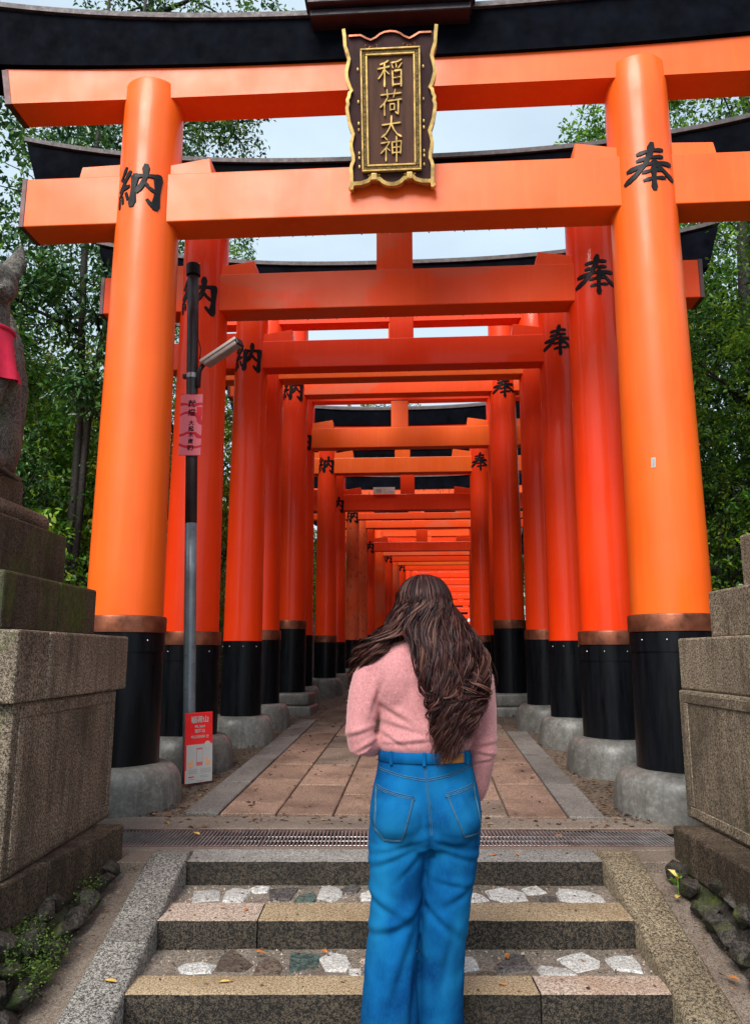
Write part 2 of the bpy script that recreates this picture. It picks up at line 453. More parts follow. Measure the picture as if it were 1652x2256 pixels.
def denim():
    k = NT('blue denim'); v = k.coord()
    base = k.ramp(k.noise(v, 5.5, 5, 0.55), [(0.36,(0.001,0.030,0.12)),(0.60,(0.003,0.088,0.25))])
    weave = k.noise(k.coord((420,420,60)), 1.0, 2, 0.6)
    c = k.mix(base, (0.004,0.12,0.32), k.ramp(weave, [(0.46,0),(0.72,0.40)]))
    worn = k.ramp(k.noise(k.coord((1.2,1,0.7)), 4.0, 3, 0.5), [(0.46,0),(0.66,0.62)])
    c = k.mix(c, (0.010,0.175,0.37), worn)
    k.set(Base_Color=c, Roughness=0.9, Specular_IOR_Level=0.06, Sheen_Weight=0.0)
    k.bump(weave, 0.25, 0.001)
    return k.m
M['denim'] = denim()

def wool():
    k = NT('pink knit wool'); v = k.coord()
    c = k.ramp(k.noise(v, 120, 4, 0.75), [(0.30,(0.37,0.145,0.150)),(0.55,(0.50,0.215,0.222)),(0.75,(0.60,0.31,0.31))])
    c = k.mix(c, (0.54,0.24,0.245), k.ramp(k.noise(v, 9, 4), [(0.4,0),(0.7,0.5)]))
    k.set(Base_Color=c, Roughness=0.95, Specular_IOR_Level=0.15, Sheen_Weight=0.35, Sheen_Roughness=0.5)
    k.set(Sheen_Tint=(1.0,0.85,0.85))
    k.bump(k.noise(k.coord((300,300,160)), 1.0, 3, 0.7), 0.5, 0.002)
    return k.m
M['wool'] = wool()

def hairmat():
    k = NT('wavy brown hair')
    at = k.n('ShaderNodeAttribute'); at.attribute_name = 'tone'
    c = k.ramp(at.outputs['Fac'], [(0.0,(0.005,0.0015,0.0018)),(0.45,(0.019,0.0058,0.0062)),(0.75,(0.050,0.017,0.0155)),(1.0,(0.115,0.050,0.037))])
    k.set(Base_Color=c, Roughness=0.46, Specular_IOR_Level=0.16)
    return k.m
M['hair'] = hairmat()

def leafmat(name, stops, rough=0.42, trans=0.35):
    k = NT(name)
    at = k.n('ShaderNodeAttribute'); at.attribute_name = 'tone'
    c = k.ramp(at.outputs['Fac'], stops)
    k.set(Base_Color=c, Roughness=rough, Specular_IOR_Level=0.5)
    tr = k.n('ShaderNodeBsdfTranslucent'); mx = k.n('ShaderNodeMixShader'); mx.inputs[0].default_value = trans
    k.l(c, tr.inputs['Color']); k.l(k.b.outputs[0], mx.inputs[1]); k.l(tr.outputs[0], mx.inputs[2]); k.l(mx.outputs[0], k.out.inputs['Surface'])
    return k.m
M['leaf_dark'] = leafmat('dark evergreen leaf', [(0,(0.008,0.032,0.008)),(0.55,(0.045,0.135,0.020)),(1,(0.18,0.33,0.04))])
M['leaf_mid'] = leafmat('mid green leaf', [(0,(0.016,0.065,0.006)),(0.5,(0.09,0.24,0.018)),(1,(0.32,0.50,0.035))])
M['leaf_yel'] = leafmat('yellow green leaf', [(0,(0.05,0.095,0.008)),(0.5,(0.19,0.25,0.018)),(1,(0.48,0.44,0.04))])
M['leaf_gloss'] = leafmat('glossy broad leaf', [(0,(0.008,0.034,0.010)),(0.55,(0.038,0.125,0.026)),(1,(0.14,0.28,0.06))], 0.28, 0.15)
M['bark'] = granite('dark bark', (0.005,0.004,0.003), (0.018,0.014,0.011), (0.042,0.033,0.027), 24, (0.02,0.02,0.012), 0.5, bump=0.9)
M['litter'] = leafmat('dry leaf litter', [(0,(0.030,0.016,0.009)),(0.45,(0.12,0.062,0.030)),(0.8,(0.27,0.145,0.07)),(1,(0.45,0.24,0.07))], 0.7, 0.1)
M['moss'] = leafmat('green moss and weed', [(0,(0.02,0.045,0.006)),(0.5,(0.06,0.115,0.012)),(1,(0.16,0.26,0.03))], 0.7, 0.25)
M['dry_orange'] = plain('dry orange leaf', (0.48,0.16,0.03), 0.6, var=0.3, scale=30)
M['dry_yellow'] = plain('dry yellow leaf', (0.55,0.36,0.09), 0.6, var=0.3, scale=30)
M['weed'] = plain('fresh weed leaf', (0.09,0.22,0.02), 0.5, var=0.3, scale=30)
M['drop'] = plain('water drop', (0.75,0.72,0.72), 0.05, bump=0)
M['sticker'] = plain('white sticker', (0.42,0.40,0.37), 0.6, bump=0)
M['paper'] = plain('pale notice paper', (0.74,0.66,0.62), 0.6, bump=0)
# ------------------------------------------------------------------ the setting: ground
def row_center(d):                       # the row of gates bends to the right far away
    pts = [(5.3,-.215),(9,-.25),(12.8,-.33),(15.2,-.155),(17.5,-.02),(20,.2),(22.5,.43),(30,1.2),(48,3.3),(300,30)]
    if d <= pts[0][0]: return pts[0][1]
    for (a, b), (c, e) in zip(pts, pts[1:]):
        if d <= c: return b + (e-b)*(d-a)/(c-a)
    return pts[-1][1]

def ground_z(x, y):
    d = x*TV.x + y*TV.y; s = x*SV.x + y*SV.y
    off = s - row_center(d)
    if y > 4.05: b = path_z(d) - 0.03
    elif y > 2.45: b = -0.2*(4.05-y) - 0.10
    else: b = -0.52
    lim_l = 2.28 if y > 4.6 else 2.55
    lim_r = 2.32 if y > 4.6 else 2.75
    h = 0.0
    if off < -lim_l: h = (-off-lim_l)*0.92
    elif off > lim_r: h = (off-lim_r)*0.92
    if y < 1.0: h *= max(0.0, min(1.0, (y+4)/5.0))
    h = h if h < 6 else 6 + (h-6)*0.25
    n = mnoise.noise((x*0.7, y*0.7, 0.0))*0.22 + mnoise.noise((x*2.3, y*2.3, 3.0))*0.08
    return b + h + n*min(1.0, h*1.2)

xs = [-160,-90,-50,-30,-20,-14] + [-10+0.3*i for i in range(67)] + [12,15,20,30,50,90,160]
ys = [-60,-30,-15] + [-8+0.5*i for i in range(24)] + [4.0,4.06] + [4.3+0.35*i for i in range(60)] + [26,28,30,33,36,40,45,50,60,80,120,200,320]
g = MB()
g.v = [(x, y, ground_z(x, y)) for y in ys for x in xs]
nx = len(xs)
g.f = [(j*nx+i, j*nx+i+1, (j+1)*nx+i+1, (j+1)*nx+i) for j in range(len(ys)-1) for i in range(nx-1)]
g.mi = [0]*len(g.f)
tag(g.build('ground', M['soil'], smooth=True), kind='structure')

def on_path(d, s, dz=0.0):
    p = TV*d + SV*s
    return Vector((p.x, p.y, path_z(d)+dz))

# dirt of the path and the paving slabs laid in it
pd = MB(); rows = [4.76+0.25*i for i in range(70)] + [23,25,28,32,38,46,56]
cols = 13
for d in rows:
    for k in range(cols):
        s = row_center(d) - 2.42 + 4.84*k/(cols-1)
        pd.v.append(on_path(d, s, -0.010 + 0.012*mnoise.noise((s*2.5, d*2.5, 1))))
pd.f = [(j*cols+i, j*cols+i+1, (j+1)*cols+i+1, (j+1)*cols+i) for j in range(len(rows)-1) for i in range(cols-1)]
pd.mi = [0]*len(pd.f)
path = tag(pd.build('path', M['dirt'], smooth=True), kind='structure')

def slab(d0, d1, s0, s1, mat, proud, name='paving_slab'):
    m = MB(); gp = 0.006
    tl = [rnd.uniform(-.003,.003) for _ in range(4)]
    cs = [(d0+gp,s0+gp),(d0+gp,s1-gp),(d1-gp,s1-gp),(d1-gp,s0+gp)]
    m.hexa([on_path(d,s,-0.04) for d,s in cs], [on_path(d,s,proud+t) for (d,s),t in zip(cs,tl)])
    return m.build(name, mat, path, bevel=0.006, bseg=1)
C0 = -0.215
for k in range(6):
    s0 = C0 - 1.09 + 0.3633*k; d = 5.04
    first = [0.30, 0.85, 0.55, 0.75, 0.45, 0.95][k]
    while d < 8.6:
        ln = first if first else rnd.uniform(0.55, 1.1)
        first = None
        slab(d, d+ln, s0, s0+0.3633, M['pave'] if rnd.random() < 0.62 else M['pave2'], 0.010)
        d += ln
for sd in (-1, 1):
    d = 5.04
    while d < 8.4:
        ln = rnd.uniform(0.9, 1.5)
        a, b = (C0-1.09-0.23, C0-1.09) if sd < 0 else (C0+1.09, C0+1.09+0.23)
        slab(d, d+ln, a, b, M['border'], 0.012, 'border_slab'); d += ln

# concrete lip between slabs and drain, and around the drain
lip = MB()
def strip(m, x0, x1, y0, y1, z0, z1): m.box(x0, x1, y0, y1, z0, z1)
strip(lip, -1.95, 2.05, 4.735, 5.06, -0.2, 0.0)
tag(lip.build('concrete_lip', M['gutter'], bevel=0.004, bseg=1), kind='structure')
lip2 = MB(); lip2.box(-1.46, 1.72, 4.245, 4.315, -0.2, -0.003)
lip2.box(-1.46, -0.945, 4.02, 4.243, -0.3, -0.006); lip2.box(1.135, 1.72, 4.02, 4.243, -0.3, -0.006)
tag(lip2.build('concrete_sill', M['gutter'], bevel=0.004, bseg=1), kind='structure')

# drain with three gratings
pit = MB(); pit.box(-1.95, 2.05, 4.317, 4.733, -0.22, -0.12)
tag(pit.build('drain_channel', M['pit']), kind='structure')
segs = [(-1.72, -0.62, 'flank of the fox pedestal'), (-0.62, 0.52, 'middle of the stairs'), (0.52, 1.66, 'right pedestal')]
for x0, x1, where in segs:
    gr = empty('drain_grating', ((x0+x1)/2, 4.525, -0.02)); w = (x1-x0)/2 - 0.004
    tag(gr, 'steel drain grating section by the ' + where, 'grating', 'drain gratings')
    for yy in (-0.195, 0.195):
        MB().box(-w, w, yy-0.010, yy+0.010, -0.03, 0.014).build('frame_rail', M['rust'], gr)
    b = MB(); n = int(2*w/0.021)
    for i in range(n+1):
        x = -w + 0.006 + (2*w-0.012)*i/n
        b.box(x-0.0030, x+0.0030, -0.184, 0.184, -0.002, 0.012)
    tag(b.build('bearing_bars', M['steel'], gr), kind='stuff')
    for i in range(3):
        y = -0.1 + 0.1*i
        MB().tube([(-w,y,-0.004),(w,y,-0.004)], 0.003, 6).build('cross_rod', M['steel'], gr)

# ------------------------------------------------------------------ the steps
def noisy_block(x0, x1, y0, y1, z0, z1, name, mats, parent, step=0.045, amp=0.006):
    """a dressed stone: even top, rough hewn front"""
    nx_ = max(2, int((x1-x0)/step)); nz_ = 4; bm = MB(); o = rnd.uniform(-50, 50)
    def fr(i, j):
        x = x0+(x1-x0)*i/nx_; z = z0+(z1-z0)*j/nz_
        dy = 0 if j == nz_ else amp*1.4*mnoise.noise((x*16+o, z*22, o)) - 0.004
        dz = amp*0.35*mnoise.noise((x*9+o, 2, o)) if j == nz_ else 0
        return (x, y0+(0.003*mnoise.noise((x*11+o,7,o)) if j == nz_ else dy+0.003), z+dz)
    F = [fr(i, j) for j in range(nz_+1) for i in range(nx_+1)]
    n1 = nx_+1
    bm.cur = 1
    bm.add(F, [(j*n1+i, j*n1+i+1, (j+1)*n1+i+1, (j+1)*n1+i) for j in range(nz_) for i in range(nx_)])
    bm.cur = 0
    top = [F[nz_*n1+i] for i in range(n1)]
    mid = [(p[0], p[1]+0.010, z1+0.002+0.002*mnoise.noise((p[0]*9,o,1))) for p in top]
    bk = [(p[0], y1, z1) for p in top]
    bm.add(top+mid+bk, [(i, i+1, n1+i+1, n1+i) for i in range(nx_)] + [(n1+i, n1+i+1, 2*n1+i+1, 2*n1+i) for i in range(nx_)])
    bm.cur = 1
    for x, fl in ((x0, 0), (x1, 1)):
        q = [(x,y0,z0),(x,y1,z0),(x,y1,z1),(x,y0,z1)]
        bm.add(q if fl else q[::-1], [(0,1,2,3)])
    bm.add([(x0,y1,z0),(x1,y1,z0),(x1,y1,z1),(x0,y1,z1)], [(3,2,1,0)])
    return bm.build(name, mats, parent, auto=40)

stairs = tag(empty('stone_steps', (0,3.3,-0.3)), 'broad granite steps set with flat stones, leading to the gates', 'steps')
def stp(m, **k): return m
SP = Vector((0,3.3,-0.3))
class StepFrame: pass
def local(o):                            # meshes above are written in world coordinates: shift them under the steps
    o.location = -SP; return o
tops = [
 (0, [(-0.935,0.30,'gr_grey'),(0.30,1.125,'gr_grey')], 4.0, 4.243, 0.0),
 (1, [(-0.925,-0.49,'gr_pink'),(-0.49,1.105,'gr_gold')], 3.46, 3.70, -0.097),
 (2, [(-0.915,0.59,'gr_gold'),(0.59,1.10,'gr_pink')], 3.00, 3.165, -0.195),
 (3, [(-0.905,0.10,'gr_gold'),(0.10,1.09,'gr_grey')], 2.44, 2.66, -0.295)]
for k, blocks, y0, y1, z in tops:
    for x0, x1, mt in blocks:
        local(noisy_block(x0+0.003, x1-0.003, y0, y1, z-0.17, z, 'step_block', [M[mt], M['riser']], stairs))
for (y0, y1, z) in ((3.703,3.998,-0.108),(3.168,3.457,-0.206),(2.663,2.997,-0.306)):
    m = MB(); a = 24; b = 8
    vs = [(-0.93+2.05*i/a, y0+(y1-y0)*j/b, z+0.006*mnoise.noise((i*0.7,j*0.9,z*40))) for j in range(b+1) for i in range(a+1)]
    m.add(vs, [(j*(a+1)+i, j*(a+1)+i+1, (j+1)*(a+1)+i+1, (j+1)*(a+1)+i) for j in range(b) for i in range(a)])
    local(m.build('tread_bed', M['mortar'], stairs, smooth=True))
STM = {'w':'st_white','d':'st_dark','g':'st_green','b':'st_brown','p':'gr_pink'}
def flat_stone(x, y, w, h, z, kind):
    n = rnd.randint(5, 8); a0 = rnd.random()*6.28; m = MB(); ring = []
    for i in range(n):
        a = a0 + 2*math.pi*(i+rnd.uniform(-0.36,0.36))/n
        c, s = math.cos(a), math.sin(a); e = 0.72
        r = rnd.uniform(0.74, 1.10)
        ring.append((math.copysign(abs(c)**e, c)*w/2*r, math.copysign(abs(s)**e, s)*h/2*r))
    ring.sort(key=lambda p: math.atan2(p[1]/h, p[0]/w))
    r0 = [(x+p[0], y+p[1], z-0.02) for p in ring]
    r1 = [(x+p[0], y+p[1], z+rnd.uniform(-0.002,0.003)) for p in ring]
    r2 = [(x+p[0]*0.90, y+p[1]*0.90, z+rnd.uniform(0.005,0.010)) for p in ring]
    r3 = [(x+p[0]*0.45, y+p[1]*0.45, z+rnd.uniform(0.006,0.012)) for p in ring]
    m.rings([r0, r1, r2, r3])
    local(m.build('set_stone', M[STM[kind]], stairs))
S2 = [(-0.789,3.825,0.155,0.191,'w'),(-0.644,3.844,0.113,0.22,'w'),(-0.545,3.918,0.105,0.12,'w'),(-0.421,3.852,0.15,0.23,'d'),(-0.313,3.79,0.106,0.13,'g'),(-0.206,3.852,0.115,0.22,'w'),(-0.112,3.925,0.10,0.12,'d'),(-0.028,3.829,0.086,0.17,'w'),(0.10,3.85,0.15,0.2,'w'),(0.26,3.86,0.13,0.18,'b'),(0.457,3.795,0.106,0.15,'w'),(0.615,3.833,0.17,0.2,'w'),(0.757,3.90,0.095,0.12,'w'),(0.784,3.775,0.087,0.10,'d'),(0.939,3.818,0.2,0.2,'w')]
S3 = [(-0.691,3.256,0.148,0.12,'w'),(-0.558,3.316,0.14,0.24,'b'),(-0.415,3.27,0.10,0.18,'b'),(-0.287,3.304,0.118,0.22,'g'),(-0.156,3.316,0.112,0.21,'w'),(-0.076,3.211,0.044,0.075,'w'),(-0.026,3.33,0.055,0.085,'p'),(0.08,3.3,0.12,0.18,'d'),(0.22,3.29,0.12,0.16,'w'),(0.362,3.30,0.095,0.15,'w'),(0.43,3.195,0.08,0.05,'b'),(0.546,3.30,0.14,0.19,'d'),(0.686,3.222,0.15,0.09,'w'),(0.815,3.31,0.15,0.18,'w'),(0.985,3.30,0.104,0.18,'w'),(1.06,3.42,0.06,0.06,'b')]
S4 = [(-0.7+0.19*i, 2.83+rnd.uniform(-.04,.04), rnd.uniform(.1,.16), rnd.uniform(.12,.22), 'wdbwgwb'[i % 7]) for i in range(10)]
for lst, z in ((S2,-0.108),(S3,-0.206),(S4,-0.306)):
    for x, y, w, h, c in lst: flat_stone(x, y, w*1.24, h*1.14, z, c)
# pebbles in the mortar
pb = MB()
for y0, y1, z in ((3.72,3.98,-0.108),(3.18,3.45,-0.206)):
    for i in range(240):
        x = rnd.uniform(-0.9,1.08); y = rnd.uniform(y0,y1); r = rnd.uniform(0.003,0.009)
        pb.add([(x-r,y-r*.7,z-.004),(x+r,y-r*.8,z-.004),(x+r*.8,y+r,z-.004),(x-r*.7,y+r,z-.004),(x+rnd.uniform(-r,r)*.3,y,z+r*.9)], [(0,1,4),(1,2,4),(2,3,4),(3,0,4)])
tag(local(pb.build('mortar_pebbles', M['gr_pink'], stairs)), kind='stuff')

# sloping cheek stones either side
def cheek(xa, xb, where, mat):
    root = tag(empty('stair_cheek', (xa, 3.3, -0.2)), where, 'stair edge')
    cuts = [4.16, 3.30, 2.30] if xa < 0 else [4.16, 2.72, 2.30]
    for a, b in zip(cuts, cuts[1:]):
        m = MB(); n = 16; o = rnd.uniform(-9,9); rr = []
        for i in range(n+1):
            y = a-0.004+(b+0.004-a)*i/n; z = 0.2*(y-4.05)+0.03
            if y > 4.05: z = 0.03-(y-4.05)*0.1
            e = lambda q: 0.005*mnoise.noise((y*7+o, q, 0))
            dx = (y-4.05)*(-0.033 if xa < 0 else 0.055)
            rr.append([(xa+dx+e(1),y,z-0.24),(xb+dx+e(2),y,z-0.24),(xb+dx+e(2)*1.5,y,z-0.012),(xb+dx-0.012+e(2),y,z+e(3)*.5),(xa+dx+0.012+e(1),y,z+e(4)*.5),(xa+dx+e(1)*1.5,y,z-0.012)])
        o_ = m.rings(rr).build('cheek_stone', mat, root, auto=50)
        o_.location = (-xa, -3.3, 0.2)
cheek(-1.112, -0.925, 'grey sloping granite edge of the steps on the fox side', M['ck_grey'])
cheek(1.115, 1.30, 'golden sloping granite edge of the steps on the weed side', M['ck_gold'])

# gutters beyond the cheeks, landing below
for sd, (xi, xo) in ((-1, (-1.10,-1.46)), (1, (1.25,1.66))):
    m = MB(); n = 30; q = 8; vs = []
    for j in range(n+1):
        y = 4.05-2.3*j/n
        for i in range(q+1):
            x = xi+(xo-xi)*i/q
            z = 0.2*(y-4.05)-0.035 + 0.014*mnoise.noise((x*6,y*6,sd)) + (max(0,i-3)/5)**2*0.10 - 0.02*math.sin(i/q*3.1)
            vs.append((x,y,z))
    fs = [(j*(q+1)+i, j*(q+1)+i+1, (j+1)*(q+1)+i+1, (j+1)*(q+1)+i) for j in range(n) for i in range(q)]
    if sd > 0: fs = [f[::-1] for f in fs]
    tag(m.add(vs, fs).build('gutter', M['gutter'], smooth=True), kind='structure')
m = MB(); m.box(-1.6, 1.7, -6, 2.438, -0.55, -0.395)
tag(m.build('landing', M['mortar']), kind='structure')

# ------------------------------------------------------------------ pedestals
def course(x0, x1, y0, y1, z0, z1, name, mat, par, cuts_y=(), bevel=0.012, jit=0.004):
    ys_ = [y0, *cuts_y, y1]
    for a, b in zip(ys_, ys_[1:]):
        m = MB(); m.box(x0, x1, a+0.0025, b-0.0025, z0, z1)
        o = m.build(name, mat, par, bevel=bevel, bseg=2)
        o.location = -Vector(par.location)
ped = tag(empty('stone_pedestal', (-2.05,3.6,0)), 'mossy tiered granite pedestal carrying the fox statue', 'pedestal')
for a_, b_ in ((2.2,3.38),(3.38,4.09)):
    xf = lambda y: -1.375+0.115*(y-3.1)
    m = MB(); m.hexa([(-2.85,a_+.003,-.065),(xf(a_),a_+.003,-.065),(xf(b_),b_-.003,-.065),(-2.85,b_-.003,-.065)],[(-2.85,a_+.003,.158),(xf(a_),a_+.003,.158),(xf(b_),b_-.003,.158),(-2.85,b_-.003,.158)])
    m.build('plinth_block', M['plinth'], ped, bevel=.012).location = -Vector(ped.location)
course(-2.75,-1.394,3.05,4.25,0.158,0.812,'die_stone',M['ped'],ped)
course(-2.80,-1.376,3.00,4.35,0.812,1.095,'cap_stone',M['ped'],ped,(3.30,))
course(-2.70,-1.480,3.06,4.10,1.095,1.335,'tier_block',M['ped_moss'],ped,(3.62,))
course(-2.60,-1.578,3.15,3.90,1.335,1.592,'tier_block',M['ped_moss'],ped)
# raised frame on the die's side
def frame(par, xf, y0, y1, z0, z1, sgn, mat):
    for (a,b,c,d) in ((y0,y1,z1-0.05,z1),(y0,y1,z0,z0+0.05),(y0,y0+0.05,z0+0.052,z1-0.052),(y1-0.05,y1,z0+0.052,z1-0.052)):
        m = MB(); m.box(min(xf,xf+sgn*0.007), max(xf,xf+sgn*0.007), a, b, c, d)
        o = m.build('panel_border', mat, par, bevel=0.006, bseg=1); o.location = -Vector(par.location)
frame(ped, -1.395, 3.10, 4.22, 0.175, 0.80, 1, M['ped'])
course(-2.46,-1.80,3.02,3.72,1.592,1.640,'neck_block',M['ped_moss'],ped,bevel=.006)
course(-2.50,-1.70,2.95,3.80,1.640,1.680,'scroll_slab',M['ped'],ped,bevel=.008)
for xr in (-1.690,-2.510):
    m = MB(); m.tube([(xr,2.90,1.645),(xr,2.93,1.645),(xr,3.3,1.645),(xr,3.81,1.645),(xr,3.84,1.645)], [.038,.048,.049,.048,.038], 18)
    o = m.build('rolled_edge', M['ped'], ped, auto=45); o.location = -Vector(ped.location)
course(-2.28,-1.692,3.0,3.62,1.678,1.815,'top_block',M['ped_moss'],ped)

ped2 = tag(empty('stone_pedestal', (2.3,3.6,0)), 'brown speckled granite pedestal with raised panel, no statue on it in view', 'pedestal')
course(1.500,3.0,2.2,4.10,-0.045,0.150,'plinth_block',M['plinth'],ped2,(3.15,))
course(1.655,3.0,2.4,4.30,0.150,0.808,'die_stone',M['ped_r'],ped2)
course(1.690,3.05,2.4,4.35,0.808,1.085,'cap_stone',M['ped_r'],ped2,(3.2,))
course(1.815,2.95,2.6,4.20,1.085,1.335,'tier_block',M['ped_r'],ped2,(3.4,))
course(1.940,2.85,2.8,4.05,1.335,1.620,'tier_block',M['ped_r'],ped2)
frame(ped2, 1.654, 2.6, 4.22, 0.168, 0.795, -1, M['ped_r'])
# ledge moulding at the foot of the right die
m = MB(); m.hexa([(1.54,2.5,0.150),(1.70,2.5,0.150),(1.70,4.28,0.150),(1.54,4.28,0.150)],[(1.62,2.5,0.185),(1.70,2.5,0.185),(1.70,4.25,0.185),(1.62,4.25,0.185)])

# rubble below the plinths: every rock its own part
def rock(par, c, r, mat):
    bm = bmesh.new()
    for k in range(16):
        d = Vector((rnd.gauss(0,1), rnd.gauss(0,1), rnd.gauss(0,1))).normalized()
        bm.verts.new((d.x*r[0]*rnd.uniform(.8,1.1), d.y*r[1]*rnd.uniform(.8,1.1), d.z*r[2]*rnd.uniform(.8,1.1)))
    h = bmesh.ops.convex_hull(bm, input=bm.verts)
    bmesh.ops.delete(bm, geom=[g_ for g_ in h['geom_interior'] if isinstance(g_, bmesh.types.BMVert)], context='VERTS')
    bmesh.ops.bevel(bm, geom=list(bm.edges), offset=min(r)*.10, segments=1, affect='EDGES', clamp_overlap=True)
    me = bpy.data.meshes.new('rubble_rock'); bm.to_mesh(me); bm.free()
    q = link('rubble_rock', me, mat, par)
    q.location = Vector(c)-Vector(par.location); q.rotation_euler = (rnd.uniform(-.3,.3), rnd.uniform(-.3,.3), rnd.uniform(-.4,.4))
rub = tag(empty('rubble_footing', (-1.4,3.2,-0.2)), 'mossy green rubble footing under the fox pedestal', 'rubble wall')
rub2 = tag(empty('rubble_footing', (1.5,3.2,-0.2)), 'dark rubble footing under the pedestal without a statue', 'rubble wall')
for par, sx, x0, x1 in ((rub,-1,-1.235,-1.36),(rub2,1,1.40,1.54)):
    m = MB(); n, q = 44, 7; vs = []
    for j in range(n+1):
        y = 2.15+1.92*j/n; zb = .2*(y-4.05)-.08
        for i in range(q+1):
            t = i/q; b_ = .022*mnoise.noise((y*9,t*4,sx*3))+.015*mnoise.noise((y*21,t*9,sx))
            vs.append((x0+(x1-x0)*t-sx*b_+sx*.0, y, zb+(-.03-zb)*t))
    fs = [(j*(q+1)+i, j*(q+1)+i+1, (j+1)*(q+1)+i+1, (j+1)*(q+1)+i) for j in range(n) for i in range(q)]
    if sx > 0: fs = [f[::-1] for f in fs]
    m.add(vs, fs).build('footing_fill', M['rock'], par, smooth=True).location = -Vector(par.location)
    yy = 2.2
    while yy < 3.98:
        w = rnd.uniform(.10,.17); zb = .2*(yy-4.05)-.02; z = zb
        while z < -.04:
            hh = rnd.uniform(.06,.10); t = min(1,(z-zb)/max(.08,-.03-zb)+.1)
            rock(par, (x0+(x1-x0)*t+sx*.012, yy+rnd.uniform(-.02,.02), z+hh*.45), (.06, w*.60, hh*.62), M['rock'])
            z += hh*.95
        yy += w*.95
# ------------------------------------------------------------------ lettering cut as brush strokes (unit square, y up)
GLYPH = {
'nou': [([(.20,.99),(.13,.84),(.07,.75),(.22,.69)],.075),([(.31,.88),(.18,.66),(.04,.50),(.30,.55)],.08),([(.20,.60),(.10,.44),(.02,.36)],.07),
        ([(.04,.30),(.05,.12)],.075),([(.13,.34),(.155,.20)],.07),([(.23,.40),(.28,.26)],.08),
        ([(.43,.78),(.40,.45),(.38,.10)],.13),([(.36,.74),(.62,.76),(.95,.78)],.085),([(.90,.80),(.895,.45),(.86,.05)],.13),([(.86,.06),(.79,.11),(.70,.22)],.085),
        ([(.64,1.0),(.64,.74),(.57,.54),(.47,.40)],.105),([(.62,.62),(.72,.50),(.84,.42)],.075)],
'hou': [([(.26,.78),(.50,.84),(.76,.87)],.075),([(.25,.64),(.50,.69),(.75,.72)],.075),([(.55,1.0),(.50,.78),(.38,.52),(.20,.34),(.0,.22)],.095),
        ([(.06,.47),(.45,.55),(.95,.60)],.085),([(.56,.62),(.70,.46),(.86,.34),(1.0,.28)],.10),
        ([(.34,.37),(.52,.41),(.72,.43)],.065),([(.36,.20),(.52,.24),(.78,.27)],.07),([(.56,.50),(.55,.25),(.55,.0)],.095)],
'ine': [([(.42,.97),(.30,.90),(.10,.84)],.06),([(.0,.68),(.22,.71),(.46,.76)],.065),([(.27,.90),(.27,.45),(.26,.03)],.07),([(.25,.66),(.16,.48),(.02,.32)],.055),([(.30,.62),(.44,.48)],.05),
        ([(.94,.99),(.78,.92),(.54,.88)],.06),([(.56,.82),(.60,.70)],.05),([(.73,.85),(.74,.72)],.05),([(.96,.86),(.88,.76),(.82,.69)],.05),
        ([(.58,.58),(.59,.30),(.60,.04)],.065),([(.66,.58),(.80,.60),(.93,.61),(.925,.30),(.92,.02)],.065),([(.62,.33),(.74,.34)],.045),([(.78,.35),(.91,.36)],.045),([(.60,.08),(.76,.09),(.92,.10)],.055)],
'ri':  [([(.06,.80),(.50,.83),(.96,.86)],.06),([(.34,1.0),(.35,.84),(.37,.70)],.06),([(.70,1.0),(.67,.84),(.62,.70)],.06),
        ([(.34,.66),(.22,.48),(.03,.32)],.06),([(.22,.50),(.22,.25),(.22,.0)],.065),([(.36,.56),(.65,.58),(.98,.61)],.06),([(.83,.58),(.83,.30),(.82,.04),(.70,.12)],.065),
        ([(.46,.44),(.47,.30),(.48,.18)],.05),([(.46,.43),(.66,.44),(.65,.20)],.05),([(.48,.21),(.65,.22)],.045)],
'dai': [([(.05,.60),(.45,.64),(.97,.69)],.07),([(.52,1.0),(.51,.74),(.42,.45),(.25,.20),(.02,.04)],.075),([(.52,.62),(.63,.38),(.78,.18),(1.0,.05)],.08)],
'kami':[([(.20,.99),(.32,.87)],.06),([(.04,.74),(.24,.77),(.43,.79),(.25,.54),(.03,.33)],.055),([(.26,.58),(.26,.30),(.25,.02)],.06),([(.30,.54),(.43,.43)],.05),
        ([(.53,.78),(.54,.55),(.55,.30)],.055),([(.52,.77),(.72,.79),(.94,.81),(.92,.55),(.90,.30)],.055),([(.55,.55),(.91,.57)],.045),([(.55,.34),(.90,.35)],.045),([(.73,1.0),(.73,.5),(.72,-.03)],.065)],
}
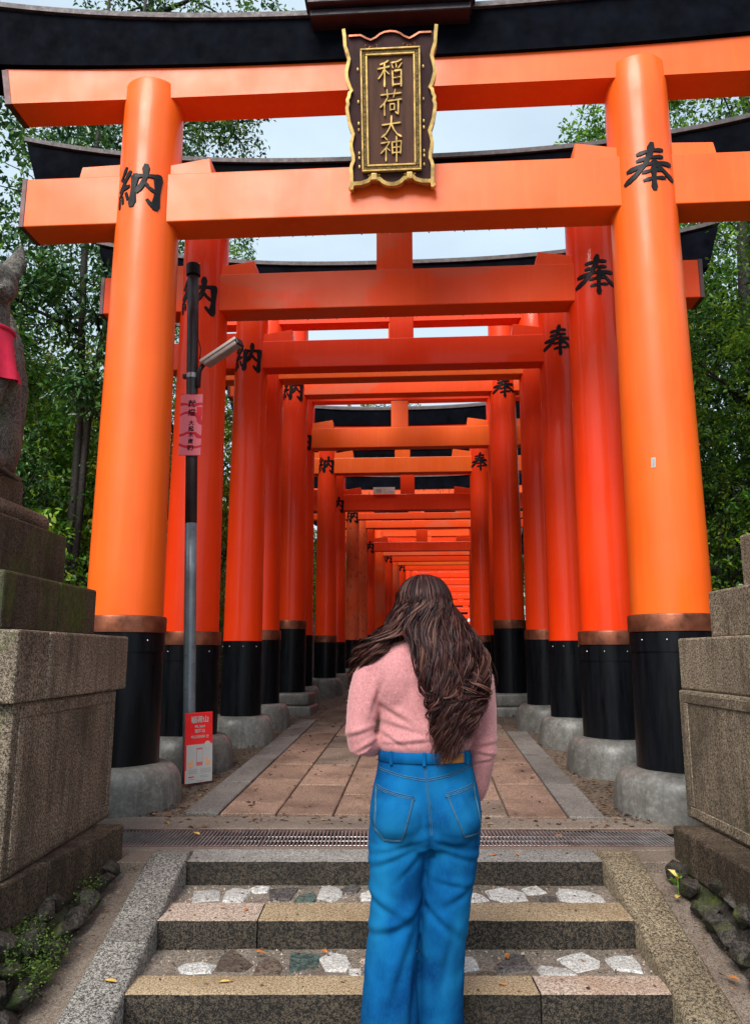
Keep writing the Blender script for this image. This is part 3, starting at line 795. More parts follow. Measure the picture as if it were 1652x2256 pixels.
def glyph_mb(key, w, h, depth, warp, bold=1.38):
    """strokes with tapered ends and bevelled flanks; warp maps (x, z, out) to 3-D"""
    m = MB()
    for si, (pts, wd) in enumerate(GLYPH[key]):
        P = []
        for a, b in zip(pts, pts[1:]):
            n = max(1, int(math.hypot(b[0]-a[0], b[1]-a[1])/0.06))
            for i in range(n): P.append((a[0]+(b[0]-a[0])*i/n, a[1]+(b[1]-a[1])*i/n))
        P.append(pts[-1]); n = len(P); rr = []; dd = depth*(1+0.03*si)
        for i, p in enumerate(P):
            q0, q1 = P[max(i-1,0)], P[min(i+1,n-1)]
            tx, tz = q1[0]-q0[0], q1[1]-q0[1]; l = math.hypot(tx, tz) or 1
            nx_, nz_ = -tz/l, tx/l; t = i/(n-1)
            hw = wd*0.5*bold*(1.0 + 0.22*math.cos(t*math.pi*2)) * (0.55 if i in (0, n-1) else 1)
            ex = (-0.25 if i == 0 else 0.25 if i == n-1 else 0)*wd
            px, pz = p[0]+tx/l*ex, p[1]+tz/l*ex
            row = []
            for k, (f, o) in enumerate(((-1,-0.3),(-0.72,1),(0.72,1),(1,-0.3))):
                row.append(warp(((px+nx_*hw*f)-0.5)*w, ((pz+nz_*hw*f)-0.5)*h, dd*o))
            rr.append(row)
        vs = [p for r in rr for p in r]; fs = []
        for i in range(n-1):
            for k in range(3): fs.append((i*4+k, (i+1)*4+k, (i+1)*4+k+1, i*4+k+1))
        fs += [(0,1,2,3), ((n-1)*4+3,(n-1)*4+2,(n-1)*4+1,(n-1)*4)]
        m.add(vs, fs)
    return m

# ------------------------------------------------------------------ gates
def curved_beam(x0, x1, yb, yt, zf_bot, zf_top, n=28, slant=0.0):
    """bar along x; yb/yt half depth at the bottom/top; zf give height along x"""
    m = MB(); rr = []
    for i in range(n+1):
        t = i/n; xb = x0+(x1-x0)*t
        zb, zt = zf_bot(xb), zf_top(xb)
        xt = xb + slant*(2*t-1)
        rr.append([(xb,-yb,zb),(xt,-yt,zt),(xt,yt,zt),(xb,yb,zb)])
    return m.rings(rr)

def make_gate(i, D, c, half, rb, rt, sleeve, ring, nuki, sh_bot, sh_h, ka_h, chz, label, mats, base='round', csize=0.345, nover=0.95, detail=2, strut=0.17):
    gz = path_z(D)
    p = TV*D + SV*c
    g = empty('torii_gate', (p.x, p.y, gz), -TA)
    tag(g, label, 'torii gate', 'vermilion gates along the path')
    z = lambda a: a - gz
    vm, beam = mats
    nb, nt = nuki; th = rt*0.60
    coltop = sh_bot + 0.12
    seg = 48 if detail > 1 else (28 if detail else 18)
    for sd in (-1, 1):
        x = sd*half
        base_h = 0.27 if base == 'round' else 0.24
        col = MB()
        prof = []
        z0 = sleeve-0.01; n = 14 if detail else 5
        for k in range(n+1):
            t = k/n
            prof.append((rb+(rt-rb)*t, z(z0+(coltop-z0)*t)))
        prof += [(rt*0.985, z(coltop+0.008)), (rt*0.93, z(coltop+0.016))]
        pil = col.lathe(prof, seg, (x,0)).build('pillar', vm, g, auto=40)
        sb = MB(); r0 = rb*(1.06 if ring else 1.03)
        cap = 0.11 if ring else 0.0
        sb.lathe([(r0*1.01, z(gz+base_h-0.06)), (r0*1.0, z(gz+base_h+0.4)), (r0*0.99, z(sleeve-cap-0.13)), (r0*1.012, z(sleeve-cap-0.13)), (r0*1.012, z(sleeve-cap))], seg, (x,0)).build('black_sleeve', M['black'], pil, auto=40)
        if ring:
            rb2 = r0*1.035
            MB().lathe([(rb2, z(sleeve-cap+0.0)), (rb2, z(sleeve-0.012)), (rb2*0.985, z(sleeve)), (rb*1.0, z(sleeve+0.004))], seg, (x,0)).build('copper_band', M['copper'], pil, auto=40)
        if detail > 1:
            for a in (-115, -75, -35, -150):
                ca, sa = math.cos(R(a)), math.sin(R(a))
                MB().ball((x+ca*r0*1.014, sa*r0*1.014, z(sleeve-cap-0.055)), 0.007, 8, 6).build('rivet', M['rivet'], pil, smooth=True)
        bs = MB()
        if base == 'round':
            rr0 = rb*1.62
            prof = [(rr0*1.04, -0.08), (rr0*1.03, 0.04), (rr0*1.02, 0.11), (rr0*1.005, 0.16), (rr0*0.97, 0.202), (rr0*0.915, 0.236), (rr0*0.84, 0.257), (rr0*0.74,0.265), (rr0*0.3,0.266)]
            bs.lathe(prof, 40 if detail > 1 else 24, (x,0))
            bs.v = [tuple(Vector(v)+mnoise.noise_vector(Vector(v)*5+Vector((i*9,0,0)))*0.006) for v in bs.v]
            bs.build('base_stone', M['concrete'], pil, auto=50)
        else:
            a = rb*1.55
            bs.box(x-a, x+a, -a, a, 0.10, 0.26); bs.box(x-a*1.12, x+a*1.12, -a*1.12, a*1.12, -0.1, 0.098)
            bs.build('base_stone', M['concrete'], pil, bevel=0.03, bseg=3, auto=40)
        zc = chz[0 if sd < 0 else 1]
        if zc:
            rc = rb+(rt-rb)*(zc-sleeve)/(coltop-sleeve)
            def warp(u, v, o, x=x, rc=rc, zc=zc):
                a = u/rc; q = rc+o
                return (x+q*math.sin(a), -q*math.cos(a), z(zc)+v)
            glyph_mb('nou' if sd < 0 else 'hou', csize, csize*1.0, 0.007, warp).build('raised_character', M['char'], pil)
        if detail:
            for s2 in (-1, 1):             # wedges either side of the pillar, on the tie beam
                xi = x + s2*(rt*0.80); xo = x + s2*(rt*0.80+0.34)
                hi, ho = (0.085, 0.135)
                if s2*sd > 0: hi, ho = 0.11, 0.10
                tb = MB(); yy = th*0.86
                tb.hexa([(min(xi,xo),-yy,z(nt)-0.004),(max(xi,xo),-yy,z(nt)-0.004),(max(xi,xo),yy,z(nt)-0.004),(min(xi,xo),yy,z(nt)-0.004)],
                        [(xi if xi<xo else xo-s2*0.02,-yy,z(nt)+(hi if xi<xo else ho)),(xo-s2*0.02 if xi<xo else xi,-yy,z(nt)+(ho if xi<xo else hi)),
                         (xo-s2*0.02 if xi<xo else xi,yy,z(nt)+(ho if xi<xo else hi)),(xi if xi<xo else xo-s2*0.02,yy,z(nt)+(hi if xi<xo else ho))])
                tb.build('wedge', beam, g, bevel=0.006, bseg=1)
    xe = half + nover
    nk = MB(); nk.box(-xe, xe, -th, th, z(nb), z(nt))
    nk = nk.build('tie_beam', beam, g, bevel=0.008, bseg=2)
    for sd in (-1, 1):
        a, b = sorted((sd*(xe+0.004), sd*(xe-0.035)))
        MB().box(a, b, -th-0.005, th+0.005, z(nb)-0.005, z(nt)+0.005).build('end_sheet', M['copper_cap'], nk, bevel=0.004, bseg=1)
    if detail > 1:                          # drops of rain hanging from the rear lower edge
        dr = MB(); n = int(xe*26)
        for k in range(n):
            if rnd.random() < 0.5:
                xx = -half+2*half*(k+rnd.random()*0.7)/n; r = rnd.uniform(0.003,0.006)
                dr.ball((xx, th-0.006, z(nb)-r*0.6), (r,r,r*1.25), 6, 4)
        tag(dr.build('rain_drops', M['drop'], nk, smooth=True), kind='stuff')
    sw = strut
    MB().box(-sw, sw, -th*0.9, th*0.9, z(nt)-0.004, z(sh_bot)+0.004).build('center_strut', beam, g, bevel=0.006, bseg=1)
    xs_ = half + 1.12
    cur = lambda x, e, a: a*(abs(x)/(half+1.4))**2.6
    sh = curved_beam(-xs_, xs_, rt*0.62, rt*0.66, lambda x: z(sh_bot)+cur(x,0,0.02), lambda x: z(sh_bot+sh_h)+cur(x,0,0.10), slant=0.05)
    sh = sh.build('lower_lintel', vm, g, auto=30)
    for sd in (-1, 1):
        a, b = sorted((sd*(xs_+0.03), sd*(xs_-0.02)))
        MB().hexa([(a,-rt*.64,z(sh_bot)+0.01),(b,-rt*.64,z(sh_bot)+0.01),(b,rt*.64,z(sh_bot)+0.01),(a,rt*.64,z(sh_bot)+0.01)],
                  [(a+sd*.05,-rt*.68,z(sh_bot+sh_h)+0.07),(b+sd*.05,-rt*.68,z(sh_bot+sh_h)+0.07),(b+sd*.05,rt*.68,z(sh_bot+sh_h)+0.07),(a+sd*.05,rt*.68,z(sh_bot+sh_h)+0.07)]).build('end_sheet', M['copper_cap'], sh)
    xk = half + 1.62; zt = sh_bot+sh_h
    ka = curved_beam(-xk, xk, rt*0.80, rt*1.02, lambda x: z(zt)+cur(x,0,0.115)+0.002, lambda x: z(zt+ka_h-0.045)+cur(x,0,0.27), slant=0.12)
    ka = ka.build('top_lintel', M['kasagi'], g, auto=30)
    # low copper roof on the top lintel
    m = MB(); rr = []; n = 28
    for k in range(n+1):
        x = (-xk-0.14)+(2*xk+0.28)*k/n; zz = z(zt+ka_h-0.045)+cur(x,0,0.27)
        rr.append([(x,-rt*1.14,zz+0.002),(x,-rt*1.14,zz+0.045),(x,0,zz+0.12),(x,rt*1.14,zz+0.045),(x,rt*1.14,zz+0.002)])
    m.rings(rr).build('roof_cover', M['strip'], ka, auto=30)
    return g

ORD = ['', 'first', 'second', 'third', 'fourth', 'fifth', 'sixth', 'seventh', 'eighth', 'ninth', 'tenth', 'eleventh', 'twelfth', 'thirteenth', 'fourteenth', 'fifteenth', 'sixteenth', 'seventeenth', 'eighteenth', 'nineteenth', 'twentieth', 'twenty-first', 'twenty-second', 'twenty-third']
V, V2, VF, VO = M['verm'], M['verm_shade'], M['verm_fade'], M['verm_old']
GATES = [
 # D, center, half, rb, rt, sleeve, ring, nuki, sh_bot, sh_h, ka_h, chars, mats, base, csize
 (5.3,-.215,1.875,.262,.225,1.255,True,(4.20,4.60),5.25,.24,.37,(4.43,4.44),(V,V),'round',.365),
 (6.6,-.23,1.785,.242,.205,1.185,True,(4.10,4.46),4.99,.22,.33,(4.20,4.30),(V2,VF),'round',.365),
 (7.9,-.205,1.655,.198,.172,1.13,False,(4.05,4.36),4.71,.20,.31,(4.14,4.26),(V2,V2),'round',.325),
 (9.0,-.26,1.64,.21,.18,1.27,True,(4.33,4.60),5.05,.20,.31,(0,0),(V2,V),'round',.32),
 (10.4,-.33,1.47,.20,.175,1.44,True,(4.61,4.86),5.78,.20,.31,(4.66,4.66),(V2,VF),'square',.32),
 (11.3,-.33,1.47,.175,.155,1.27,False,(4.08,4.39),4.82,.19,.30,(4.18,0),(V2,V),'round',.30),
 (12.8,-.33,1.30,.175,.155,1.30,True,(4.04,4.31),4.68,.19,.30,(4.17,4.20),(V2,V),'round',.30),
 (13.9,-.27,1.30,.165,.145,1.21,False,(3.60,3.90),4.28,.18,.30,(3.69,0),(V2,V2),'round',.30),
 (15.2,-.155,1.25,.14,.125,1.27,False,(3.66,3.79),4.10,.17,.28,(3.71,0),(VO,VF),'round',.28),
 (16.4,-.09,1.24,.14,.125,1.32,False,(3.68,3.84),4.12,.17,.28,(0,0),(VO,VF),'round',.28),
 (17.5,-.02,1.22,.155,.135,1.42,False,(3.32,3.53),3.84,.17,.28,(3.40,0),(V2,V2),'round',.28),
 (18.8,.09,1.17,.145,.13,1.45,False,(3.38,3.56),3.86,.17,.28,(0,0),(VF,VF),'round',.28),
 (20.0,.20,1.12,.14,.125,1.47,False,(3.38,3.56),3.85,.17,.28,(3.46,0),(V2,V2),'round',.26),
 (21.2,.31,1.10,.14,.125,1.50,False,(3.42,3.60),3.90,.17,.28,(0,0),(VF,V),'round',.26),
 (22.5,.43,1.07,.14,.125,1.53,False,(3.42,3.61),3.88,.17,.28,(3.50,0),(V2,V2),'round',.26),
 (24.2,.60,1.06,.14,.125,1.53,False,(3.36,3.54),3.80,.17,.28,(0,0),(V2,V2),'round',.26),
 (26.0,.79,1.05,.14,.125,1.53,False,(3.30,3.48),3.74,.17,.28,(0,0),(V2,V2),'round',.26),
 (28.0,1.00,1.05,.14,.125,1.53,False,(3.22,3.40),3.66,.17,.28,(0,0),(V2,V2),'round',.26),
 (30.5,1.26,1.05,.14,.125,1.53,False,(3.14,3.32),3.58,.17,.28,(0,0),(V2,V2),'round',.26),
 (33.5,1.60,1.05,.14,.125,1.53,False,(3.06,3.24),3.50,.17,.28,(0,0),(V2,V2),'round',.26),
 (37.0,2.00,1.05,.14,.125,1.53,False,(2.96,3.14),3.40,.17,.28,(0,0),(V2,V2),'round',.26),
 (41.0,2.45,1.05,.14,.125,1.50,False,(2.84,3.02),3.28,.17,.28,(0,0),(V2,V2),'round',.26),
 (46.0,3.05,1.05,.14,.125,1.48,False,(2.70,2.88),3.14,.17,.28,(0,0),(V2,V2),'round',.26),
]
for i, (D,c,h,rb,rt,sl,rg,nk,sb,shh,kah,ch,mt,bs,cs) in enumerate(GATES, 1):
    if i == 1: lab = 'large vermilion torii gate bearing the gold-framed tablet, first from the steps'
    elif i == 2: lab = 'vermilion torii gate with patchy faded tie beam, second from the steps'
    elif i == 5: lab = 'torii gate with pale tie beam on square base stones, fifth from the steps'
    elif i == 9: lab = 'thin old torii gate with dark flecks, ninth from the steps'
    else: lab = 'vermilion torii gate, %s along the path counted from the steps' % ORD[i]
    make_gate(i, D, c, h, rb, rt, sl, rg, nk, sb, shh, kah, ch, lab, mt, bs, cs, detail=2 if i < 4 else (1 if i < 14 else 0), strut=0.165 if i < 3 else 0.13)
# ------------------------------------------------------------------ ridge box over the tablet, part of the first gate
gate1 = [o for o in COL.objects if o.get('label','').startswith('large vermilion torii gate bearing')][0]
for (a, b, f, z0, z1) in ((-0.625,0.655,-0.46,5.82,6.35),(-0.60,0.63,-0.42,5.76,5.818),(-0.585,0.615,-0.36,5.70,5.758)):
    MB().box(a, b, f, -f*0.8, z0, z1).build('ridge_cover', M['purple'], gate1, bevel=0.006, bseg=1)

# ------------------------------------------------------------------ tablet
tp = TV*5.135 + SV*(-0.195)
tab = empty('shrine_tablet', (tp.x, tp.y, 4.365)); tab.rotation_euler = (R(15.5), 0, -TA)
tag(tab, 'tall brown tablet in a scalloped gold frame, hung on the first gate', 'tablet')
K = 0.000585; KV = 1.125/1990
left = [(175,130),(186,230),(190,340),(222,440),(236,500),(222,560),(203,640),(200,700),(212,760),(240,850),(262,885),(236,905),(226,960),(206,1000),(214,1050),(200,1090),(202,1150),(212,1200),(224,1280),(246,1350),(272,1425),(258,1470),(240,1560),(250,1640),(266,1700),(268,1755),(248,1800),(236,1850),(242,1960),(240,2120)]
bottom = [(285,2060),(380,2058),(470,2030),(500,1995),(545,2010),(600,2010),(640,2050),(700,2078),(760,2085)]
top = [(760,172),(690,180),(630,205),(585,240),(520,268),(470,245),(400,205),(330,205),(252,205)]
def uv(p): return ((p[0]-760)*K, (2130-p[1])*KV)
mir = lambda q: [(1520-x, y) for x, y in q]
outline_l = [uv(p) for p in top] + [uv(p) for p in left] + [uv(p) for p in bottom]
outline = outline_l + [( -x, y) for x, y in reversed(outline_l[1:-1])]
m = MB(); m.prism(outline, -0.03, 0.03)
m.build('carved_board', M['tablet_rim'], tab, auto=30)
def rim(pts, name, mat, w, y0, y1):
    mm = MB(); n = len(pts); rr = []
    for i, p in enumerate(pts):
        a, b = pts[max(i-1,0)], pts[min(i+1,n-1)]
        tx, tz = b[0]-a[0], b[1]-a[1]; l = math.hypot(tx,tz) or 1
        nx_, nz_ = -tz/l, tx/l
        rr.append([(p[0]-nx_*0.004,y0,p[1]-nz_*0.004),(p[0]+nx_*w,y0-0.003,p[1]+nz_*w),(p[0]+nx_*w,y1,p[1]+nz_*w),(p[0]-nx_*0.004,y1+0.02,p[1]-nz_*0.004)])
    mm.rings(rr).build(name, mat, tab, auto=40)
Lp = [uv(p) for p in left]; Bp = [uv(p) for p in bottom]; Tp = [uv(p) for p in top]
rim(Lp, 'gold_edge', M['gold'], 0.020, -0.050, 0.02)
rim([(-x,y) for x,y in reversed(Lp)], 'gold_edge', M['gold'], 0.020, -0.050, 0.02)
rim([Lp[-1]]+Bp+[(-x,y) for x,y in reversed(Bp[:-1])]+[(-Lp[-1][0],Lp[-1][1])], 'gold_edge', M['gold'], 0.022, -0.050, 0.02)
rim([(-x,y) for x,y in Tp[::-1]][:-1]+Tp, 'top_edge', M['copper'], 0.010, -0.044, 0.0)
def tab_box(name, mat, x0, x1, y0, y1, d0, d1, bev=0.003):
    a = uv((x0,y1)); b = uv((x1,y0))
    MB().box(a[0], b[0], d0, d1, a[1], b[1]).build(name, mat, tab, bevel=bev, bseg=1)
tab_box('inner_panel', M['tablet'], 470,1065,480,1840,-0.046,-0.028)
for nm, mt, e, w, d in (('outer_moulding','gold',390,22,-0.066),('patterned_band','gold_dark',414,38,-0.056),('inner_moulding','gold',454,24,-0.062)):
    x0, x1 = e, 1520-e; y0, y1 = e, 2300-e
    for (a,b,c,f) in ((x0,x1,y0,y0+w),(x0,x1,y1-w,y1),(x0,x0+w,y0+w+.5,y1-w-.5),(x1-w,x1,y0+w+.5,y1-w-.5)):
        tab_box(nm, M[mt], a,b,c,f, d,-0.028)
for key, yc, hh, ww in (('ine',705,330,305),('ri',1060,310,275),('dai',1362,265,245),('kami',1635,300,275)):
    cu, cv = uv((760,yc))
    glyph_mb(key, ww*K*1.02, hh*KV*1.02, 0.012, lambda u, v, o, cu=cu, cv=cv: (cu+u, -0.046-o, cv+v), 1.25).build('gold_character', M['gold'], tab)
for sx in (-1, 1):                           # scroll ornaments, top and bottom
    for s2 in (-1, 1):
        pts = []
        for k in range(10):
            a = k/9*4.2; r = 0.024*(1-0.6*k/9)
            pts.append((sx*0.137 + s2*(0.030 - r*math.cos(a)), -0.036, 1.012 + 0.0 - r*math.sin(a)))
        MB().tube(pts, 0.0035, 6).build('scroll_ornament', M['copper'], tab, smooth=True)
    cu, cv = uv((760+sx*222,1965))
    MB().box(cu-0.022, cu+0.022, -0.060, -0.02, cv-0.028, cv+0.022).build('bracket', M['gold'], tab, bevel=0.006, bseg=2)
    for s2 in (-1,1):
        MB().ball((cu+s2*0.032,-0.036,cv+0.014),(0.016,0.007,0.008),10,6).build('leaf_ornament', M['gold'], tab, smooth=True)
    for yy in (620, 1020, 1290, 1370, 1660, 1720, 1830):
        cu2, cv2 = uv((760+sx*405,yy))
        MB().ball((cu2,-0.033,cv2),(0.008,0.006,0.014),8,6).build('leaf_ornament', M['gold'], tab, smooth=True)

# ------------------------------------------------------------------ lamp pole with its fluorescent lamp
lp = tag(empty('lamp_pole', (-1.415,6.10,0.04)), 'slim grey pole with an angled tube lamp, between the first two gates', 'lamp post')
lean = lambda z: -0.145*(z/4.23)
MB().tube([(lean(z),0,z) for z in (-0.1,0.5,1.0,1.5,2.0)], 0.047, 24).build('lower_pole', M['pole'], lp, smooth=True)
MB().tube([(lean(z),0,z) for z in (1.998,2.6,3.2,3.7,4.17)], 0.0475, 24).build('upper_pole', M['pole_dark'], lp, smooth=True)  # dark reflection on the upper pole put into its colour
MB().tube([(lean(z),0,z) for z in (4.15,4.155,4.25,4.26)], [0.050,0.060,0.060,0.05], 24).build('pole_cap', M['char'], lp, auto=40)
MB().tube([(lean(3.24),0,3.225),(lean(3.24),0,3.265)], 0.0515, 24).build('clamp_band', M['steel'], lp, auto=40)
MB().box(-0.17-0.02,-0.15,-0.02,0.02,3.225,3.26).build('clamp_bolt', M['pole_dark'], lp, bevel=0.004)
MB().tube([(lean(3.3)+0.06,-0.03,3.14),(lean(3.3)+0.062,-0.03,3.28),(lean(3.3)+0.10,-0.05,3.33)], 0.021, 10).build('lamp_bracket', M['pole_dark'], lp, smooth=True)
lh = empty('t'); bpy.data.objects.remove(lh)
LA = Vector((lean(3.3)+0.08,-0.05,3.315)); LB = Vector((0.305,-0.20,3.475))
ax = (LB-LA).normalized(); side = ax.cross(Vector((0,0,1))).normalized(); upv = side.cross(ax)
ML = Matrix((( *[ax.x, side.x, upv.x], LA.x),( ax.y, side.y, upv.y, LA.y),( ax.z, side.z, upv.z, LA.z),(0,0,0,1)))
ll = (LB-LA).length
hs = MB().box(0.03, ll, -0.052, 0.052, 0.0, 0.026, ML).build('lamp_housing', M['lamp_white'], lp, bevel=0.006)
MB().box(0.05, ll-0.01, -0.044, 0.044, -0.040, -0.001, ML).build('lamp_diffuser', M['lamp_lens'], hs, bevel=0.014, bseg=3)
MB().box(ll-0.012, ll+0.008, -0.046, 0.046, -0.042, 0.018, ML).build('lamp_end', M['pole_dark'], hs, bevel=0.004)
MB().tube([(lean(3.5)+0.05,-0.02,3.56),(lean(3.5)+0.075,-0.03,3.48),(lean(3.4)+0.07,-0.04,3.36)], 0.004, 6).build('cable', M['char'], lp, smooth=True)
# pink dedication board tied to the pole
ds = empty('dedication_board', (-1.505,6.035,2.585)); tag(ds, 'pink dedication board with black vertical writing, tied to the lamp pole', 'sign')
MB().box(-0.09,0.09,-0.005,0.006,0,0.52).build('board', M['pinkpaper'], ds, bevel=0.003, bseg=1)
MF = lambda x, z, y=-0.0058: Matrix.Translation((x,y,z)) @ Matrix.Rotation(R(90),4,'X')
MB().box(0.046,0.0885,-0.0065,-0.0052,0.33,0.41).build('red_square', M['sign_red'], ds)
for s_, zz, sz in (('献',0.435,0.064),('燈',0.358,0.064),('大',0.272,0.044),('起',0.222,0.044),('水',0.170,0.044),('産',0.118,0.044),('㈱',0.060,0.050)):
    text_mesh(s_, sz, 'lettering', M['char'], ds, MF(0.005,zz), 0.0006, 0.0012)

# ------------------------------------------------------------------ sign board leaning at the foot of the pole
sb_o = Vector((-1.400,5.915,0.052)); su = Vector((0.170,0.172,0)); W = su.length; su.normalize()
sv = Vector((-0.022,0.012,0.51)); H = sv.length; sv.normalize(); sn = su.cross(sv)
SM = Matrix(((su.x,sv.x,sn.x,sb_o.x),(su.y,sv.y,sn.y,sb_o.y),(su.z,sv.z,sn.z,sb_o.z),(0,0,0,1)))
sg = empty('sign_board'); sg.matrix_world = SM
tag(sg, 'red and white notice board standing against the lamp pole', 'sign')
def plate(name, mat, u0,u1,v0,v1,d0,d1,bev=0.0): return MB().box(u0,u1,v0,v1,d0,d1).build(name, mat, sg, bevel=bev, bseg=1)
plate('panel', M['sign_red'], 0,W,0,H,-0.012,0,0.004)
plate('white_field', M['sign_white'], 0.012,W-0.004,0.004,H*0.545,0.0003,0.0012)
plate('lower_field', M['sign_white'], 0.002,0.0118,0.004,H*0.19,0.0003,0.0012)
TM = lambda u, v, d=0.0016: Matrix.Translation((u,v,d))
for s_, v, sz, b in (('稲荷山',0.455,0.052,0.0012),('Mt. Inari',0.408,0.026,0.0006),('稲荷山',0.373,0.030,0.0005),('이나리야마 산',0.330,0.027,0.0005)):
    text_mesh(s_, sz, 'lettering', M['sign_white'], sg, TM(W*0.52,v), 0.0004, b)
ph = plate('phone_drawing', M['sign_pinkred'], W*.40,W*.62,0.125,0.252,0.0018,0.0024)
MB().box(W*.41,W*.61,0.150,0.240,0.0026,0.0032).build('phone_screen', M['sign_white'], ph)
for su0, mirr in ((0.20,1),(0.82,-1)):
    q = [(0,0),(0.030,0),(0.034,0.012),(0.028,0.03),(0.034,0.052),(0.028,0.066),(0.022,0.05),(0.016,0.046),(0.012,0.03),(0.004,0.036),(-0.002,0.05),(-0.006,0.03)]
    q = [(W*su0+mirr*(x-0.014), 0.112+(0.01 if mirr < 0 else 0)+y) for x, y in q]
    if mirr < 0: q = q[::-1]
    mm = MB(); n = len(q)
    mm.add([(x,y,0.0018) for x,y in q]+[(x,y,0.0024) for x,y in q], [tuple(range(n,2*n))]+[(i,(i+1)%n,n+(i+1)%n,n+i) for i in range(n)])
    mm.build('fox_drawing', M['sign_orange'], sg)
bub = MB(); nb_ = 20; q = [(W*.80+0.026*math.cos(6.2832*k/nb_), 0.272+0.026*math.sin(6.2832*k/nb_)) for k in range(nb_)]
q[15] = (W*.80, 0.236)
bub.add([(x,y,0.0020) for x,y in q]+[(x,y,0.0027) for x,y in q], [tuple(range(nb_,2*nb_))]+[(i,(i+1)%nb_,nb_+(i+1)%nb_,nb_+i) for i in range(nb_)])
bub.build('speech_bubble', M['sign_white'], sg)
for u0,u1,v in ((.12,.46,.098),(.12,.44,.086),(.12,.45,.074),(.55,.94,.098),(.55,.92,.086),(.55,.94,.074),(.55,.80,.050),(.55,.84,.040),(.12,.34,.030),(.40,.72,.016)):
    plate('print_line', M['sign_grey'], W*u0,W*u1,v-0.0018,v+0.0018,0.0018,0.0022)
plate('print_line', M['sign_red'], W*.12,W*.32,0.044,0.052,0.0018,0.0022)

# small sticker on the right pillar of the first gate
pr = TV*(5.3-0.2250) + SV*1.541
stk = empty('sticker', (pr.x,pr.y,2.256)); stk.rotation_euler = (0,R(3),-TA-R(28))
tag(stk, 'tiny white sticker on the right pillar of the first gate', 'sticker')
rq = 0.253
sm = MB(); rr = []
for k in range(5):
    a = (-0.014+0.007*k)/rq
    rr.append([(rq*math.sin(a), (rq-rq*math.cos(a))-0.0025, z) for z in (-0.034,0.034)])
sm.add([p for r in rr for p in r], [(2*k,2*k+2,2*k+3,2*k+1) for k in range(4)])
stk_b = sm.build('label', M['sticker'], stk)
MB().box(-0.005,0.005,-0.0036,-0.0028,-0.024,0.026).build('print_mark', M['sign_grey'], stk)
# pale notice plate on the eighth gate
pn = TV*13.4 + SV*(-0.70)
nb2 = empty('notice_plate', (pn.x,pn.y,3.90)); nb2.rotation_euler = (0,0,-TA)
tag(nb2, 'pale paper notice plate on the tie beam of the eighth gate', 'sign')
MB().box(-0.20,0.20,0.37,0.39,0.0,0.12).build('plate', M['paper'], nb2, bevel=0.003, bseg=1)
for k in range(5): MB().box(-0.14+0.02*k,-0.13+0.02*k,0.366,0.369,0.03,0.09).build('print_mark', M['sign_grey'], nb2)

# ------------------------------------------------------------------ stone fox
fx = empty('fox_statue', (-1.775,3.30,1.812), R(8)); tag(fx, 'weathered grey stone fox seated on the mossy pedestal, wearing a red bib', 'statue')
b = MB()
b.tube([(0,.15,.02),(0,.15,.14),(0,.10,.30),(0,-.01,.46),(0,-.04,.56),(0,-.05,.66),(0,-.06,.76)], [(.12,.13),(.14,.16),(.14,.15),(.168,.15),(.15,.13),(.112,.105),(.105,.10)], 20, up=(1,0,0))
for sx in (-1,1):
    b.ball((sx*.085,.08,.13),(.07,.16,.13),14,10)                       # haunch
    b.tube([(sx*.10,.0,.035),(sx*.105,-.10,.03)], [.04,.036], 10)       # hind foot
    b.tube([(sx*.09,-.05,.50),(sx*.085,-.11,.36),(sx*.07,-.145,.18),(sx*.065,-.155,.04)], [.080,.060,.042,.040], 12)
    b.ball((sx*.07,-.18,.03),(.045,.075,.035),12,8)
    for k in (-1,0,1): b.ball((sx*.07+k*.024,-.245,.022),(.015,.02,.02),8,6)
    b.tube([(sx*.085,-.05,.90),(sx*.120,-.045,.97),(sx*.138,-.055,1.045)], [(.060,.036),(.046,.026),(.010,.010)], 10, up=(1,0,0))
b.ball((0,-.08,.835),(.142,.13,.112),18,12)
b.tube([(0,-.13,.815),(0,-.22,.785),(0,-.30,.76),(0,-.33,.755)], [(.090,.07),(.062,.05),(.045,.036),(.026,.022)], 14, up=(1,0,0))
b.ball((0,-.335,.768),(.018,.014,.014),8,6)
b.tube([(-.135,-.215,.752),(.135,-.215,.752)], .022, 12)                 # scroll held in the mouth
for sx in (-1,1):
    b.ball((sx*.095,-.12,.79),(.055,.06,.055),10,8)
    b.ball((sx*.070,-.178,.85),(.026,.016,.013),10,6)
b.tube([(0,.27,.06),(0,.36,.22),(0,.34,.48),(0,.27,.70),(0,.25,.84)], [.05,.08,.095,.07,.02], 14)   # tail up
me = remesh(b, 0.009, 3, 'body')
link('body', me, M['fox'], fx, smooth=True)
MB().box(-.28,.120,-.27,.28,-0.004,.018).build('footing_slab', M['fox'], fx, bevel=0.006)
def bib_pt(a, t, off=0.0):
    z = .615-.27*t; r0 = .114+.052*t+.006*math.sin(a*9+2)*t*2
    return Vector((math.sin(a)*(r0+.012+off), -.06-.02*t-math.cos(a)*(r0*.92+.012+off), z + .02*abs(a)*t))
bb = MB(); na, nt_ = 30, 10
for lay, off in ((0,0.0),(1,0.006)):
    bb.v += [tuple(bib_pt(-1.9+3.8*i/na, j/nt_, off)) for j in range(nt_+1) for i in range(na+1)]
k1 = na+1; tot = k1*(nt_+1)
for j in range(nt_):
    for i in range(na):
        q = (j*k1+i, j*k1+i+1, (j+1)*k1+i+1, (j+1)*k1+i)
        bb.f += [tuple(tot+x for x in q[::-1]), q]
bb.mi = [0]*len(bb.f)
bo = bb.build('bib', M['bib'], fx, smooth=True)
MB().tube([bib_pt(-3.1416+6.2832*i/24, 0.0, .006) for i in range(25)], 0.012, 8).build('bib_collar', M['bib'], bo, smooth=True)
pp = MB(); n = 5
